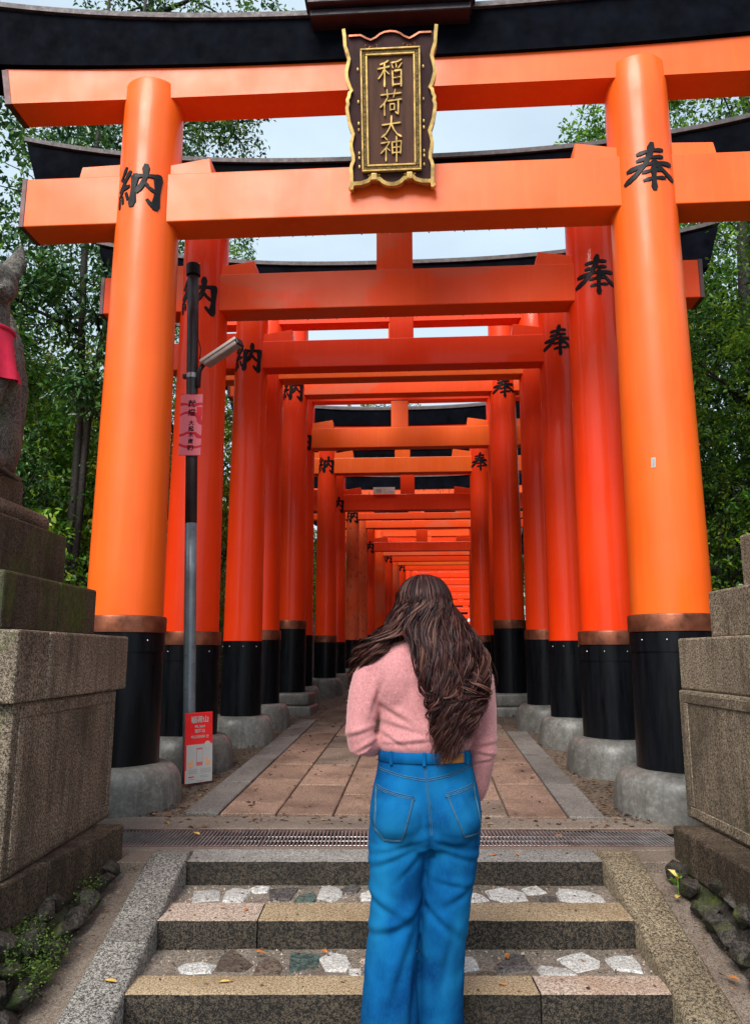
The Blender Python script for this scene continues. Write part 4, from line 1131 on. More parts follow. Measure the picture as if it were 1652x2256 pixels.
pp.v = [tuple(bib_pt(.50+(.28*i/n)*(1 if j < 5 else .6)+(0 if j < 5 else .05), .12+.52*j/6, .012)) for j in range(7) for i in range(n+1)]
pp.f = [(j*(n+1)+i, (j+1)*(n+1)+i, (j+1)*(n+1)+i+1, j*(n+1)+i+1) for j in range(6) for i in range(n)]; pp.mi = [0]*len(pp.f)
pp.build('floral_pouch', M['floral'], bo, smooth=True)
# ------------------------------------------------------------------ the visitor, seen from behind
wo = empty('person', (0.175,2.80,-0.296)); tag(wo, 'person with long wavy brown hair, pink sweater and flared blue jeans, standing on the steps', 'person')
# body: one continuous skin
b = MB()
b.tube([(0,0,.72),(0,0,.80),(0,0,.92),(0,0,1.02),(0,0,1.15),(0,0,1.25),(0,0,1.305),(.003,.005,1.345),(.004,.012,1.40)],
       [(.165,.10),(.17,.105),(.14,.092),(.135,.088),(.15,.10),(.155,.09),(.11,.065),(.055,.052),(.05,.05)], 20, up=(1,0,0))
b.ball((.004,.035,1.470),(.073,.090,.108),20,14)
b.ball((.004,.075,1.405),(.045,.045,.042),14,10)                 # jaw
b.tube([(.004,.118,1.475),(.004,.134,1.448),(.004,.128,1.44)], [.009,.012,.009], 8)   # nose
b.ball((.004,.113,1.412),(.022,.010,.008),10,6)                  # lips
for sx in (-1,1):
    b.ball((.004+sx*.074,.03,1.462),(.010,.018,.028),10,8)       # ears
    b.ball((.004+sx*.03,.112,1.492),(.022,.012,.008),8,6)        # brow
LEGS = {-1: [(-.092,0,.78),(-.098,0,.62),(-.105,0,.45),(-.122,-.01,.28),(-.13,-.015,.09),(-.13,-.01,.04)],
         1: [(.092,0,.78),(.086,.01,.62),(.066,.02,.45),(.046,.06,.28),(.036,.085,.09),(.034,.09,.04)]}
for sd, P in LEGS.items():
    b.tube(P, [.085,.075,.052,.052,.036,.036], 14)
    q = Vector(P[-1]); b.tube([q+Vector((0,-.03,0)), q+Vector((sd*.01,.08,-.012)), q+Vector((sd*.015,.16,-.022))], [(.034,.034),(.042,.026),(.036,.016)], 10, up=(1,0,0))
ARM = {-1: [(-.150,0,1.275),(-.205,-.01,1.18),(-.226,-.03,1.07),(-.226,-.04,.995),(-.165,.075,.985),(-.085,.165,1.005)],
        1: [(.150,0,1.275),(.196,0,1.17),(.202,-.01,1.06),(.202,-.012,.985),(.196,.045,.88),(.180,.095,.785)]}
for sd, P in ARM.items():
    b.tube(P, [.058,.046,.040,.036,.032,.024], 12)
    w = Vector(P[-1]); d = (w-Vector(P[-2])).normalized()
    sidev = Vector((0,0,1)).cross(d).normalized() if sd < 0 else Vector((0,1,.3)).normalized()
    sidev = (sidev - d*sidev.dot(d)).normalized(); nrm = d.cross(sidev)
    b.tube([w-d*.01, w+d*.035, w+d*.075], [(.026,.018),(.036,.016),(.036,.014)], 12, up=sidev)
    for k, (off, ln) in enumerate(((-.027,.062),(-.009,.074),(.009,.070),(.027,.055))):
        r0 = w+d*.070+sidev*off
        b.tube([r0, r0+d*ln*.5+nrm*.004, r0+d*ln*.85+nrm*.016, r0+d*ln+nrm*.026], [.009,.0085,.008,.006], 8)
    r0 = w+d*.020-sidev*.026
    b.tube([r0, r0+d*.025-sidev*.020+nrm*.008, r0+d*.055-sidev*.024+nrm*.018], [.011,.0095,.007], 8)
body = link('body', remesh(b, 0.0055, 3, 'body'), M['skin'], wo, smooth=True)
for sx in (-1,1): MB().ball((.004+sx*.03,.112,1.474),(.012,.008,.008),10,8).build('eye', M['eye'], wo, smooth=True)

# jeans
j = MB()
j.tube([(0,0,.645),(0,0,.69),(0,0,.745),(0,0,.80),(0,0,.86),(0,0,.915),(0,0,.962)],
       [(.165,.09),(.188,.112),(.195,.118),(.190,.116),(.178,.112),(.165,.108),(.158,.104)], 32, up=(1,0,0))
for sx in (-1,1):
    j.ball((sx*.088,-.050,.755),(.098,.092,.098),20,14)
    j.ball((sx*.080,-.035,.82),(.09,.085,.09),18,12)
JL = {-1: ([(-.093,-.005,.76),(-.099,-.004,.64),(-.106,0,.50),(-.112,-.004,.40),(-.122,-.012,.26),(-.129,-.016,.12),(-.131,-.016,.025)], [.100,.098,.088,.084,.087,.094,.102]),
       1: ([(.093,-.005,.76),(.090,.006,.64),(.074,.014,.50),(.062,.024,.40),(.048,.055,.26),(.038,.080,.12),(.035,.090,.025)], [.100,.094,.083,.080,.083,.090,.099])}
for sd, (P, rr) in JL.items(): j.tube(P, rr, 24, up=(1,0,0))
jm = remesh(j, 0.0065, 7, 'jeans')
jm.calc_loop_triangles()
nv = len(jm.vertices); co = np.empty(nv*3); jm.vertices.foreach_get('co', co); co = co.reshape(-1,3)
no = np.empty(nv*3); jm.vertex_normals.foreach_get('vector', no); no = no.reshape(-1,3)
def fold(p):
    x, y, z = p; sd = -1 if x < (-.035 if z < .3 else 0) else 1
    d = 0.0
    def crease(cx, cz, ang, ln, wd, amp):           # soft tucked fold along a line
        dx, dz = x-cx, z-cz; u = dx*math.cos(ang)+dz*math.sin(ang); v = -dx*math.sin(ang)+dz*math.cos(ang)
        if abs(u) > ln*1.6 or abs(v) > wd*4: return 0
        e = math.exp(-(u/ln)**2)
        return .80*amp*e*(math.exp(-((v-wd)/wd)**2) - 0.9*math.exp(-((v+wd*.5)/(wd*.7))**2))
    if y < 0.06:
        for c in ((-.10,.662,.30,.085,.012,.006),(.10,.668,-.22,.085,.012,.006),(-.12,.625,.42,.09,.014,.007),(.105,.632,-.30,.09,.013,.006),(-.06,.60,.75,.06,.013,.005),
                  (-.14,.47,-.5,.09,.018,.009),(-.07,.43,.55,.09,.020,.010),(.10,.50,.5,.07,.016,.006),(.05,.42,-.7,.09,.018,.008),(-.15,.40,.25,.07,.016,.008),
                  (-.09,.30,1.2,.14,.022,.009),(.05,.28,1.35,.14,.020,.007),(-.17,.22,1.5,.14,.020,.007),(-.06,.18,1.45,.12,.018,.009),(.09,.54,-.2,.06,.012,.005)):
            d += crease(*c)
    lo = max(0.0, min(1.0, (.68-z)/.2))
    d += lo*.0045*mnoise.noise((x*9, y*7+3, z*5.5+sd*4)) + .0022*mnoise.noise((x*24, y*24, z*20)) + lo*.0015*mnoise.noise((x*26, y*20, z*6))
    if z > .66: d += .0025*mnoise.noise((x*10, 5, z*34))*max(0, min(1, (.86-z)/.12))
    d -= .010*math.exp(-((x-.012)/.012)**2)*max(0.0, min(1.0, (.80-z)/.08))*(1 if y < 0 else 0)*(1 if z > .62 else 0)
    return d
co = co + no*np.array([fold(p) for p in co])[:,None]
jm.vertices.foreach_set('co', co.ravel())
jeans = link('jeans', jm, M['denim'], wo, smooth=True)
bvh = BVHTree.FromPolygons([Vector(c) for c in co], [tuple(p.vertices) for p in jm.polygons])
def hit(x, z):
    h = bvh.ray_cast(Vector((x,-1.0,z)), Vector((0,1,0)))
    if h[0] is None:
        h = bvh.find_nearest(Vector((x,-.1,z)))
    return h[0], (h[1] if h[1].y < 0 else -h[1])
def ribbon(pts, width, lift, name, mat, par, step=0.006):
    P = []
    for a, b2 in zip(pts, pts[1:]):
        n = max(1, int(math.hypot(b2[0]-a[0], b2[1]-a[1])/step))
        P += [(a[0]+(b2[0]-a[0])*i/n, a[1]+(b2[1]-a[1])*i/n) for i in range(n)]
    P.append(pts[-1]); m = MB(); rr = []
    H_ = [hit(*p) for p in P]
    for i, (c, nrm) in enumerate(H_):
        t = (H_[min(i+1,len(P)-1)][0]-H_[max(i-1,0)][0]).normalized(); s = nrm.cross(t).normalized()
        rr.append([c-s*width*.5-nrm*.001, c-s*width*.4+nrm*lift, c+s*width*.4+nrm*lift, c+s*width*.5-nrm*.001])
    return m.rings(rr).build(name, mat, par, smooth=True)
def patch(poly, lift, name, mat, par, res=0.009):
    xs_ = [p[0] for p in poly]; zs_ = [p[1] for p in poly]; m = MB()
    n = 18
    # grid mapped between the left and right chains of the outline
    zt, zb = max(zs_), min(zs_); rows = []
    def span(z):
        c = []
        for a, b2 in zip(poly, poly[1:]+poly[:1]):
            if (a[1]-z)*(b2[1]-z) <= 0 and a[1] != b2[1]: c.append(a[0]+(b2[0]-a[0])*(z-a[1])/(b2[1]-a[1]))
        return min(c), max(c)
    for r in range(n+1):
        z = zt-1e-4+(zb-zt+2e-4)*r/n; a, c = span(z); row = []
        for k in range(n+1):
            q, nr = hit(a+(c-a)*k/n, z); e = 0 if k in (0,n) or r in (0,n) else 1
            row.append(q+nr*(lift if e else -.0005))
        rows.append(row)
    m.add([p for r in rows for p in r], [(r*(n+1)+k, (r+1)*(n+1)+k, (r+1)*(n+1)+k+1, r*(n+1)+k+1) for r in range(n) for k in range(n)])
    return m.build(name, mat, par, smooth=True)
PL = [(-.172,.860),(-.042,.830),(-.085,.688),(-.145,.684),(-.178,.722)]
PR = [(.058,.842),(.160,.868),(.180,.724),(.174,.704),(.118,.700)]
for pk in (PL, PR):
    po = patch(pk, .0030, 'back_pocket', M['denim'], jeans)
    cx_, cz_ = sum(p[0] for p in pk)/5, sum(p[1] for p in pk)/5
    for f in (.955, .90):
        ribbon([(cx_+(x-cx_)*f, cz_+(z-cz_)*f) for x, z in pk+pk[:1]], .0022, .0042, 'pocket_stitching', M['thread'], po)
    ribbon([(cx_+(x-cx_)*.98, cz_+(z-cz_)*.98-.012) for x, z in pk[:2]], .0022, .0042, 'pocket_stitching', M['thread'], po)
for off in (0, -.006):
    ribbon([(-.162,.912+off),(-.08,.893+off),(-.003,.882+off)], .0022, .002, 'yoke_stitching', M['thread'], jeans)
    ribbon([(.003,.884+off),(.08,.898+off),(.155,.922+off)], .0022, .002, 'yoke_stitching', M['thread'], jeans)
    ribbon([(-.003+off,.935),(.000+off,.882),(.010+off,.785),(.016+off,.70)], .0022, .002, 'seat_stitching', M['thread'], jeans)
wb = MB(); rr = []
for z, e in ((.930,.000),(.932,.003),(.963,.003),(.966,.000)):
    rx = .163+(.158-.163)*(z-.925)/.04; ry = .108
    ring_ = []
    for k in range(64):
        a = 2*math.pi*k/64
        ring_.append((math.cos(a)*(rx+e), math.sin(a)*(ry+e)-.001, z))
    rr.append(ring_)
wbo = wb.rings(rr).build('waistband', M['denim'], jeans, smooth=True)
for x in (-.010, -.12, .14):
    y = -math.sqrt(max(0,1-(x/.166)**2))*.1145
    MB().box(x-.006,x+.006,y-.0035,y+.004,.924,.970).build('belt_loop', M['denim'], wbo, bevel=.002, bseg=1)
m = MB(); n = 8; rr = []
for k in range(n+1):
    x = .046+.082*k/n; y = -math.sqrt(1-(x/.1665)**2)*.1150
    rr.append([(x,y+.001,.932),(x,y-.0015,.934),(x,y-.0015,.960),(x,y+.001,.962)])
m.rings(rr).build('leather_patch', M['leather'], wbo, auto=40)
for sd, (P, rr_) in JL.items():            # shoes under the hems
    q = Vector(P[-1]); s = MB()
    s.tube([q+Vector((0,-.085,.0)), q+Vector((0,-.02,.012)), q+Vector((sd*.008,.08,0)), q+Vector((sd*.015,.15,-.006)), q+Vector((sd*.016,.175,-.008))], [(.03,.025),(.042,.036),(.045,.030),(.040,.020),(.02,.012)], 14, up=(1,0,0))
    s.build('shoe', M['shoe'], wo, smooth=True)

# sweater
s = MB()
s.tube([(0,0,.955),(0,0,.975),(0,0,1.005),(0,0,1.07),(0,0,1.15),(0,-.004,1.22),(0,-.004,1.275),(0,0,1.315),(.003,.004,1.345),(.003,.008,1.385)],
       [(.148,.098),(.160,.110),(.166,.116),(.160,.112),(.166,.116),(.178,.114),(.170,.095),(.120,.074),(.068,.062),(.060,.058)], 32, up=(1,0,0))
for sx in (-1,1): s.ball((sx*.080,-.035,1.21),(.10,.082,.13),16,10)       # shoulder blades
SA = {-1: ([(-.145,0,1.270),(-.196,-.008,1.20),(-.220,-.024,1.10),(-.228,-.038,1.03),(-.224,-.040,.995),(-.190,.02,.985),(-.150,.09,.990),(-.095,.155,1.002)], [.068,.064,.056,.052,.051,.046,.043,.036]),
       1: ([(.145,0,1.270),(.192,0,1.20),(.202,-.006,1.10),(.203,-.012,1.02),(.203,-.010,.97),(.200,.02,.905),(.190,.06,.84),(.182,.088,.80)], [.070,.062,.053,.049,.047,.043,.039,.034])}
for sd, (P, rr_) in SA.items(): s.tube(P, rr_, 18)
sm_ = remesh(s, 0.006, 8, 'sweater')
nv = len(sm_.vertices); co = np.empty(nv*3); sm_.vertices.foreach_get('co', co); co = co.reshape(-1,3)
no = np.empty(nv*3); sm_.vertex_normals.foreach_get('vector', no); no = no.reshape(-1,3)
def sfold(p):
    x, y, z = p; d = .0022*mnoise.noise((x*16,y*16,z*16)) + .0035*mnoise.noise((x*6,y*6,z*9+2))
    def cr(cx, cz, ang, ln, wd, amp):
        dx, dz = x-cx, z-cz; u = dx*math.cos(ang)+dz*math.sin(ang); v = -dx*math.sin(ang)+dz*math.cos(ang)
        return amp*math.exp(-(u/ln)**2)*(math.exp(-((v-wd)/wd)**2)-.9*math.exp(-((v+wd*.4)/(wd*.7))**2)) if abs(v) < wd*4 else 0
    if y < .03:
        for c in ((-.10,1.09,-.55,.07,.012,.006),(-.09,1.05,-.25,.08,.012,.005),(-.165,1.17,1.25,.07,.012,.007),(-.05,1.00,.1,.09,.010,.005),(.12,1.02,.35,.07,.012,.005),
                  (-.12,1.01,-.5,.05,.010,.005),(.20,.985,.15,.05,.010,.006),(.205,.955,-.2,.05,.008,.005),(.20,.93,.2,.05,.008,.004),(-.225,1.03,.3,.05,.010,.005),(-.2,.985,.5,.05,.009,.005),(.205,1.12,.9,.05,.012,.004)):
            d += cr(*c)
    return d
co = co + no*np.array([sfold(p) for p in co])[:,None]
sm_.vertices.foreach_set('co', co.ravel())
sweater = link('sweater', sm_, M['wool'], wo, smooth=True)
for sd, (P, rr_) in SA.items():
    a, b2 = Vector(P[-2]), Vector(P[-1]); d = (b2-a).normalized()
    MB().tube([b2-d*.03, b2-d*.026, b2-d*.0, b2+d*.004], [rr_[-1]*.92, rr_[-1]*1.04, rr_[-1]*1.04, rr_[-1]*.9], 18).build('cuff', M['wool'], sweater, smooth=True)
# fuzz of the wool: short fibres standing off the knit
hr = np.random.RandomState(3)
fz_v, fz_f = [], []
idx = hr.randint(0, nv, 9000)
fp = co[idx]; fn = no[idx] + hr.normal(0,.7,(9000,3)); fn /= np.linalg.norm(fn,axis=1)[:,None]
fl = hr.uniform(.004,.010,9000)[:,None]; sdv = np.cross(fn, hr.normal(0,1,(9000,3))); sdv /= np.linalg.norm(sdv,axis=1)[:,None]
fv = np.stack([fp-sdv*.00035, fp+sdv*.00035, fp+fn*fl],1).reshape(-1,3)
fme = bpy.data.meshes.new('wool_fuzz'); fme.from_pydata(fv.tolist(), [], np.arange(27000).reshape(-1,3).tolist())
tag(link('wool_fuzz', fme, M['wool'], sweater), kind='stuff')

# hair: wavy strands in clumps over a soft under-layer
HC = np.array([.004,.022,1.470]); HR = np.array([.088,.104,.113])
rs = np.random.RandomState(11)
def catmull(P, n):
    P = np.array(P); P = np.vstack([2*P[0]-P[1], P, 2*P[-1]-P[-2]]); m_ = len(P)-3
    out = []
    for t in np.linspace(0, m_-1e-6, n):
        i = int(t); f = t-i; a, b_, c, d = P[i], P[i+1], P[i+2], P[i+3]
        out.append(.5*((2*b_)+(-a+c)*f+(2*a-5*b_+4*c-d)*f*f+(-a+3*b_-3*c+d)*f**3))
    return np.array(out)
def skull(th, ph, k=1.0):
    return HC + HR*k*np.array([math.sin(th)*math.sin(ph), -math.sin(th)*math.cos(ph), math.cos(th)])
def guide(ph, th0, u, v):
    """ph: -1.9..1.9 round the head from behind; u, v random in 0..1"""
    P = [skull(th0 + (1.62-th0)*t, ph, (1.01 if th0 < .4 else .93+.08*t)+.05*t+.03*v*t) for t in (0, .35, .7, 1.0)]
    if ph < -.50 or (ph < -.1 and u < .30):                      # over the left shoulder
        sp = (ph+1.9)/1.4
        P += [np.array([-.118-.03*u+.02*sp, -.035-.05*sp*v, 1.375]), np.array([-.150-.07*u, -.060+.05*u-.03*v, 1.318+.012*v]),
              np.array([-.185-.07*u, -.030+.06*u-.03*v, 1.262]), np.array([-.195-.075*u, .015+.05*u, 1.20-.05*v])]
        if u > .75: P = P[:-1]
    else:
        f = min(1.0, max(0.0, (ph+.5)/2.2))
        x1 = -.068+.200*f**.9; x2 = -.030+.210*f; x3 = .000+.185*f; x4 = .022+.135*f+.03*(v-.5)
        zend = .915+.22*abs(f-.32)**1.1+.20*u*u*u+.03*v
        yb = -.125-.025*v
        P += [np.array([x1*1.05, -.100-.02*v, 1.385]), np.array([x2*1.02, yb-.010, 1.285]), np.array([x3, yb-.030+.02*(f**3), 1.165]),
              np.array([(x3+x4)/2, yb-.028, (1.165+zend)/2]), np.array([x4, yb-.018, zend])]
    return P
VV, FF, TT = [], [], []
TWS = rs.normal(0,.45,(64,3))
base = 0; NP = 58
def emit(C, rad, tone):
    global base
    n = len(C); T = np.gradient(C, axis=0); T /= np.linalg.norm(T,axis=1)[:,None]+1e-9
    ref = C - np.array([.004,.03,0]); ref[:,2] = .25*np.clip(C[:,2]-1.45,-.1,.2); ref /= np.linalg.norm(ref,axis=1)[:,None]+1e-9
    ref = ref + TWS[len(VV) % 64]; U = np.cross(T, ref); U /= np.linalg.norm(U,axis=1)[:,None]+1e-9
    rr_ = rad*np.interp(np.linspace(0,1,n), [0,.1,.8,1], [.8,1,.9,.12])[:,None]
    VV.append(np.stack([C+U*rr_, C-U*rr_],1).reshape(-1,3)); i = np.arange(n-1)[:,None]*2
    FF.append(np.concatenate([i, i+1, i+3, i+2],1)+base)
    TT.append(np.repeat(tone*np.interp(np.linspace(0,1,n),[0,.3,1],[.95,1.0,1.15]), 2)); base += 2*n
for c in range(330):
    ph = rs.uniform(-2.2, 2.2) if c > 150 else rs.uniform(-.45, 1.6)
    th0 = rs.uniform(.12, .55) if rs.rand() < .62 else rs.uniform(.4, 1.25)
    if c > 280: ph, th0 = rs.uniform(-3.1,3.1), rs.uniform(.0,.25)
    u, v = rs.rand(), rs.rand()
    G = catmull(guide(ph, th0, u, v), NP)
    L_ = np.linspace(0,1,NP)
    wl = rs.normal(5.0,.5); p1, p2 = 2.6*ph+rs.normal(0,1.0)+u*2, rs.rand()*6.28; amp = rs.uniform(.7,1.65)
    fall = np.clip((L_-.24)/.50, 0, 1)**1.2
    wav = np.stack([np.sin(L_*wl*6.28+p1)*.0105*amp*fall, np.cos(L_*wl*6.28+p1)*.0075*amp*fall, np.sin(L_*wl*3.1+p2)*.004*fall],1)
    tone_c = np.clip(rs.normal(.44,.26),.02,.95)
    for k in range(20):
        r_, a_ = .0095*math.sqrt(rs.rand()), rs.rand()*6.28
        spread = np.interp(L_, [0,.2,.6,.9,1], [.9,1.0,1.1,.75,.9])[:,None]
        o = np.array([math.cos(a_)*r_*1.4, math.sin(a_)*r_*.8, 0])
        ph2 = rs.normal(0,.14)
        w2 = np.stack([np.sin(L_*wl*6.28+p1+ph2)*.0155*amp*fall, np.cos(L_*wl*6.28+p1+ph2)*.0095*amp*fall, np.sin(L_*wl*3.1+p2)*.004*fall],1)
        fz = np.stack([np.sin(L_*rs.uniform(8,16)*3+rs.rand()*6)*.0010, np.sin(L_*rs.uniform(8,16)*3+rs.rand()*6)*.0010, L_*0],1)*fall[:,None]
        C_ = G + w2 + o*spread + fz
        n_ = NP if rs.rand() < .7 else int(NP*rs.uniform(.72,.98))
        emit(C_[:n_], rs.uniform(.0009,.0018), np.clip(tone_c+rs.normal(0,.20),0,1.0))
for c in range(170):                                              # stray flyaway hairs
    ph = rs.uniform(-1.9,1.9); G = catmull(guide(ph, rs.uniform(.05,1.2), rs.rand(), rs.rand()), NP); L_ = np.linspace(0,1,NP)
    off = rs.normal(0,.018,3)*np.array([1.2,1,.4]); fall = np.clip((L_-.15)/.6,0,1)[:,None]
    wv = np.stack([np.sin(L_*rs.uniform(20,45)+rs.rand()*6)*.012, np.cos(L_*rs.uniform(20,45)+rs.rand()*6)*.010, L_*0],1)
    emit(G+(off+wv)*fall, .0006, rs.uniform(.4,1))
# under-layer
ub = MB()
ub.ball(HC, HR*.92, 20, 14)
for us, vs_, phs, rad in ((.5,.1,(-.35,0,.35,.7,1.05,1.4,1.7),.030),(.4,.4,(-1.7,-1.3,-.9,-.6),.024)):
    for ph in phs:
        G = catmull(guide(ph, .9, us if ph > -.5 else .35, vs_), 14)[:-2] + np.array([0,.024,0])
        ub.tube([Vector(p) for p in G], [rad*f for f in np.interp(np.linspace(0,1,12),[0,.3,.5,.8,1],[.15,.4,.95,.7,.25])], 10)
um = remesh(ub, 0.008, 5, 'u')
un = len(um.vertices); uco = np.empty(un*3); um.vertices.foreach_get('co', uco)
uf = [[i+base for i in p.vertices] for p in um.polygons]
Vh = np.vstack(VV+[uco.reshape(-1,3)]); Th = np.concatenate(TT+[np.full(un,.10)])
hm = bpy.data.meshes.new('hair'); hm.from_pydata(Vh.tolist(), [], np.vstack(FF).tolist()+uf)
hm.attributes.new('tone','FLOAT','POINT').data.foreach_set('value', Th.astype(np.float32))
link('hair', hm, M['hair'], wo, smooth=True)
# ------------------------------------------------------------------ vegetation
NR = np.random.RandomState(5)
def leaf_mesh(name, P, D_, N_, ln, wd, tone, mat, parent=None, kind=None):
    """folded diamond leaves: base P, direction D_, normal N_"""
    n = len(P)
    D_ = D_/(np.linalg.norm(D_,axis=1)[:,None]+1e-9)
    S_ = np.cross(D_, N_); S_ /= np.linalg.norm(S_,axis=1)[:,None]+1e-9
    U_ = np.cross(S_, D_)
    ln = ln[:,None]; wd = wd[:,None]
    mid = P + D_*ln*.45
    V_ = np.stack([P, mid+S_*wd*.5+U_*wd*.16, P+D_*ln-U_*ln*.08, mid-S_*wd*.5+U_*wd*.16],1).reshape(-1,3)
    me = bpy.data.meshes.new(name)
    me.vertices.add(4*n); me.vertices.foreach_set('co', V_.ravel())
    i = np.arange(n)*4
    tri = np.stack([i,i+1,i+2, i,i+2,i+3],1).ravel()
    me.loops.add(6*n); me.loops.foreach_set('vertex_index', tri)
    me.polygons.add(2*n); me.polygons.foreach_set('loop_start', np.arange(0,6*n,3)); me.polygons.foreach_set('loop_total', np.full(2*n,3))
    me.update(); me.validate()
    me.attributes.new('tone','FLOAT','POINT').data.foreach_set('value', np.repeat(tone,4).astype(np.float32))
    o = link(name, me, mat, parent)
    if kind: o['kind'] = kind
    return o

def crown(blobs, leaf, per=26, spread=0.16, shell=0.55, flat=0.55):
    PP, DD, NN, LL, TT_ = [], [], [], [], []
    for (c, r, ncl) in blobs:
        ncl = int(ncl*1.75)
        c = np.array(c, float); r = np.array(r, float)
        d = NR.normal(0,1,(ncl,3)); d /= np.linalg.norm(d,axis=1)[:,None]
        rad = NR.uniform(shell**3,1,ncl)**(1/3.)
        wob = np.array([1+.28*mnoise.noise((q[0]*2.1+c[0],q[1]*2.1,q[2]*2.1+c[2])) for q in d])
        cc = c + d*r*(rad*wob)[:,None]
        for k in range(ncl):
            m_ = NR.randint(int(per*.5), int(per*1.4))
            out = d[k]*np.array([1,1,.4]) + np.array([0,0,-.15]); 
            ax = NR.normal(0,.5,3)+out; ax /= np.linalg.norm(ax)
            t = NR.uniform(-1,1,m_)[:,None]
            p = cc[k] + ax*t*spread*1.2 + NR.normal(0,spread*.42,(m_,3))*np.array([1,1,flat])
            dd = ax*.7 + NR.normal(0,.75,(m_,3)); dd[:,2] -= .18
            nn = NR.normal(0,.55,(m_,3)) + np.array([0,0,1.0])
            PP.append(p); DD.append(dd); NN.append(nn)
            LL.append(leaf*NR.uniform(.65,1.25,m_)); TT_.append(np.clip(NR.normal(.46,.24)+NR.normal(0,.18,m_),0,1))
    return np.vstack(PP), np.vstack(DD), np.vstack(NN), np.concatenate(LL), np.concatenate(TT_)

def limb(a, b2, r0, r1, wig=0.12, n=7):
    a, b2 = Vector(a), Vector(b2); L_ = (b2-a).length; o = NR.uniform(-50,50)
    pts = []
    for i in range(n+1):
        t = i/n; p = a.lerp(b2, t)
        p += Vector((mnoise.noise((t*2.2+o,0,0)), mnoise.noise((0,t*2.2+o,0)), 0))*L_*wig*math.sin(t*math.pi)
        pts.append(p)
    return pts, [r0+(r1-r0)*i/n for i in range(n+1)]

def tree(x, y, h, tr, blobs, label, mat, leaf=.085, name='broadleaf_tree', lean=(0,0), per=26, spread=.16, shell=.5, stems=1):
    gz = ground_z(x, y)-.1
    root = empty(name, (x,y,gz)); tag(root, label, 'tree', 'trees on the slopes beside the gates')
    tk = MB(); tops = []
    for s_ in range(stems):
        ox = (s_-(stems-1)/2)*tr*2.6
        pts, rr_ = limb((ox*.3,0,0), (lean[0]+ox*3,lean[1],h), tr*(1-.25*s_), tr*.3, .05, 12)
        tk.tube(pts, rr_, 10); tops.append(pts)
    for k, (c, r, n) in enumerate(blobs):
        tgt = Vector(c)-Vector((x,y,gz)); P_ = tops[k % stems]
        st = min(P_, key=lambda q: abs(q.z-(tgt.z-.45*max(.6,(tgt-q).length*.5))))
        pts, rr_ = limb(st, tgt, tr*.42, tr*.09, .12); tk.tube(pts, rr_, 7)
        for q in range(5):
            e = tgt + Vector((NR.normal()*r[0]*.55, NR.normal()*r[1]*.55, NR.normal()*r[2]*.5))
            p2, r2 = limb(pts[4], e, tr*.15, .006, .15, 5); tk.tube(p2, r2, 5)
    tk.build('trunk', M['bark'], root, smooth=True)
    P, D_, N_, L_, T_ = crown(blobs, leaf, per, spread, shell)
    leaf_mesh('crown', P-np.array([x,y,gz]), D_, N_, L_, L_*NR.uniform(.36,.5,len(L_)), T_, mat, root)
    return root

def shrub(x, y, w, h, label, mat, leaf=.07, per=24, n=60, group='shrubs on the slopes beside the gates', name='shrub'):
    gz = ground_z(x, y)-.05
    root = empty(name, (x,y,gz)); tag(root, label, 'shrub', group)
    tk = MB()
    for q in range(6):
        a = NR.rand()*6.28; pts, rr_ = limb((0,0,0), (math.cos(a)*w*.5, math.sin(a)*w*.5, h*NR.uniform(.5,.95)), .018, .005, .15, 5); tk.tube(pts, rr_, 5)
    tk.build('stem', M['bark'], root, smooth=True)
    P, D_, N_, L_, T_ = crown([((0,0,h*.55),(w*.55,w*.55,h*.5),n)], leaf, per, .12, .35)
    leaf_mesh('foliage', P, D_, N_, L_, L_*NR.uniform(.38,.52,len(L_)), T_, mat, root)
    return root

LD, LM, LY, LG = M['leaf_dark'], M['leaf_mid'], M['leaf_yel'], M['leaf_gloss']
def rel(d, off): 
    p = TV*d + SV*(row_center(d)+off); return p.x, p.y
# left slope
tree(-3.45,8.6,8.4,.062,[((-4.0,8.4,6.6),(1.0,1.0,.8),58),((-3.1,8.9,7.5),(1.0,1.0,.8),50),((-4.6,8.0,5.2),(.9,1.0,.8),80),((-3.3,8.3,5.0),(.7,.8,.55),45),((-3.0,8.2,4.0),(.55,.6,.45),40)],
     'twin-stemmed dark tree behind the left pillar of the first gate', LG, .095, lean=(.2,.1), stems=2)
tree(-5.6,9.6,8.5,.12,[((-5.5,9.4,5.2),(1.3,1.2,1.1),120),((-6.1,9.0,6.2),(1.0,1.0,.7),24),((-4.9,9.8,4.0),(1.0,1.0,.8),90),((-6.4,9.2,4.2),(1.1,1.1,1.0),90)],
     'broad green tree on the bank behind the stone fox', LM, .085)
tree(-4.9,13.2,12.5,.15,[((-4.6,13.0,9.6),(1.5,1.4,1.0),110),((-3.2,12.6,10.8),(1.3,1.2,.8),85),((-2.2,12.8,12.2),(1.0,1.0,.45),34),((-3.9,13.4,12.8),(1.2,1.2,.6),40),((-5.6,13.5,11.2),(1.3,1.3,1.0),80),((-2.55,12.6,11.3),(.75,.8,.6),34),((-5.0,12.5,7.6),(1.2,1.2,.8),80),((-4.7,12.8,13.5),(1.1,1.0,.5),40),((-2.9,12.6,13.6),(1.3,1.0,.45),34)],
     'tall open-crowned tree reaching over the lintels on the fox side', LD, .10, shell=.3, lean=(.5,0))
tree(-7.2,12.0,9.5,.14,[((-7.0,11.8,6.2),(1.4,1.3,1.0),60),((-7.6,11.5,8.2),(1.0,1.0,.7),22),((-6.2,12.2,5.2),(1.2,1.2,1.0),100)],
     'dark rounded tree high on the bank behind the fox', LD, .09)
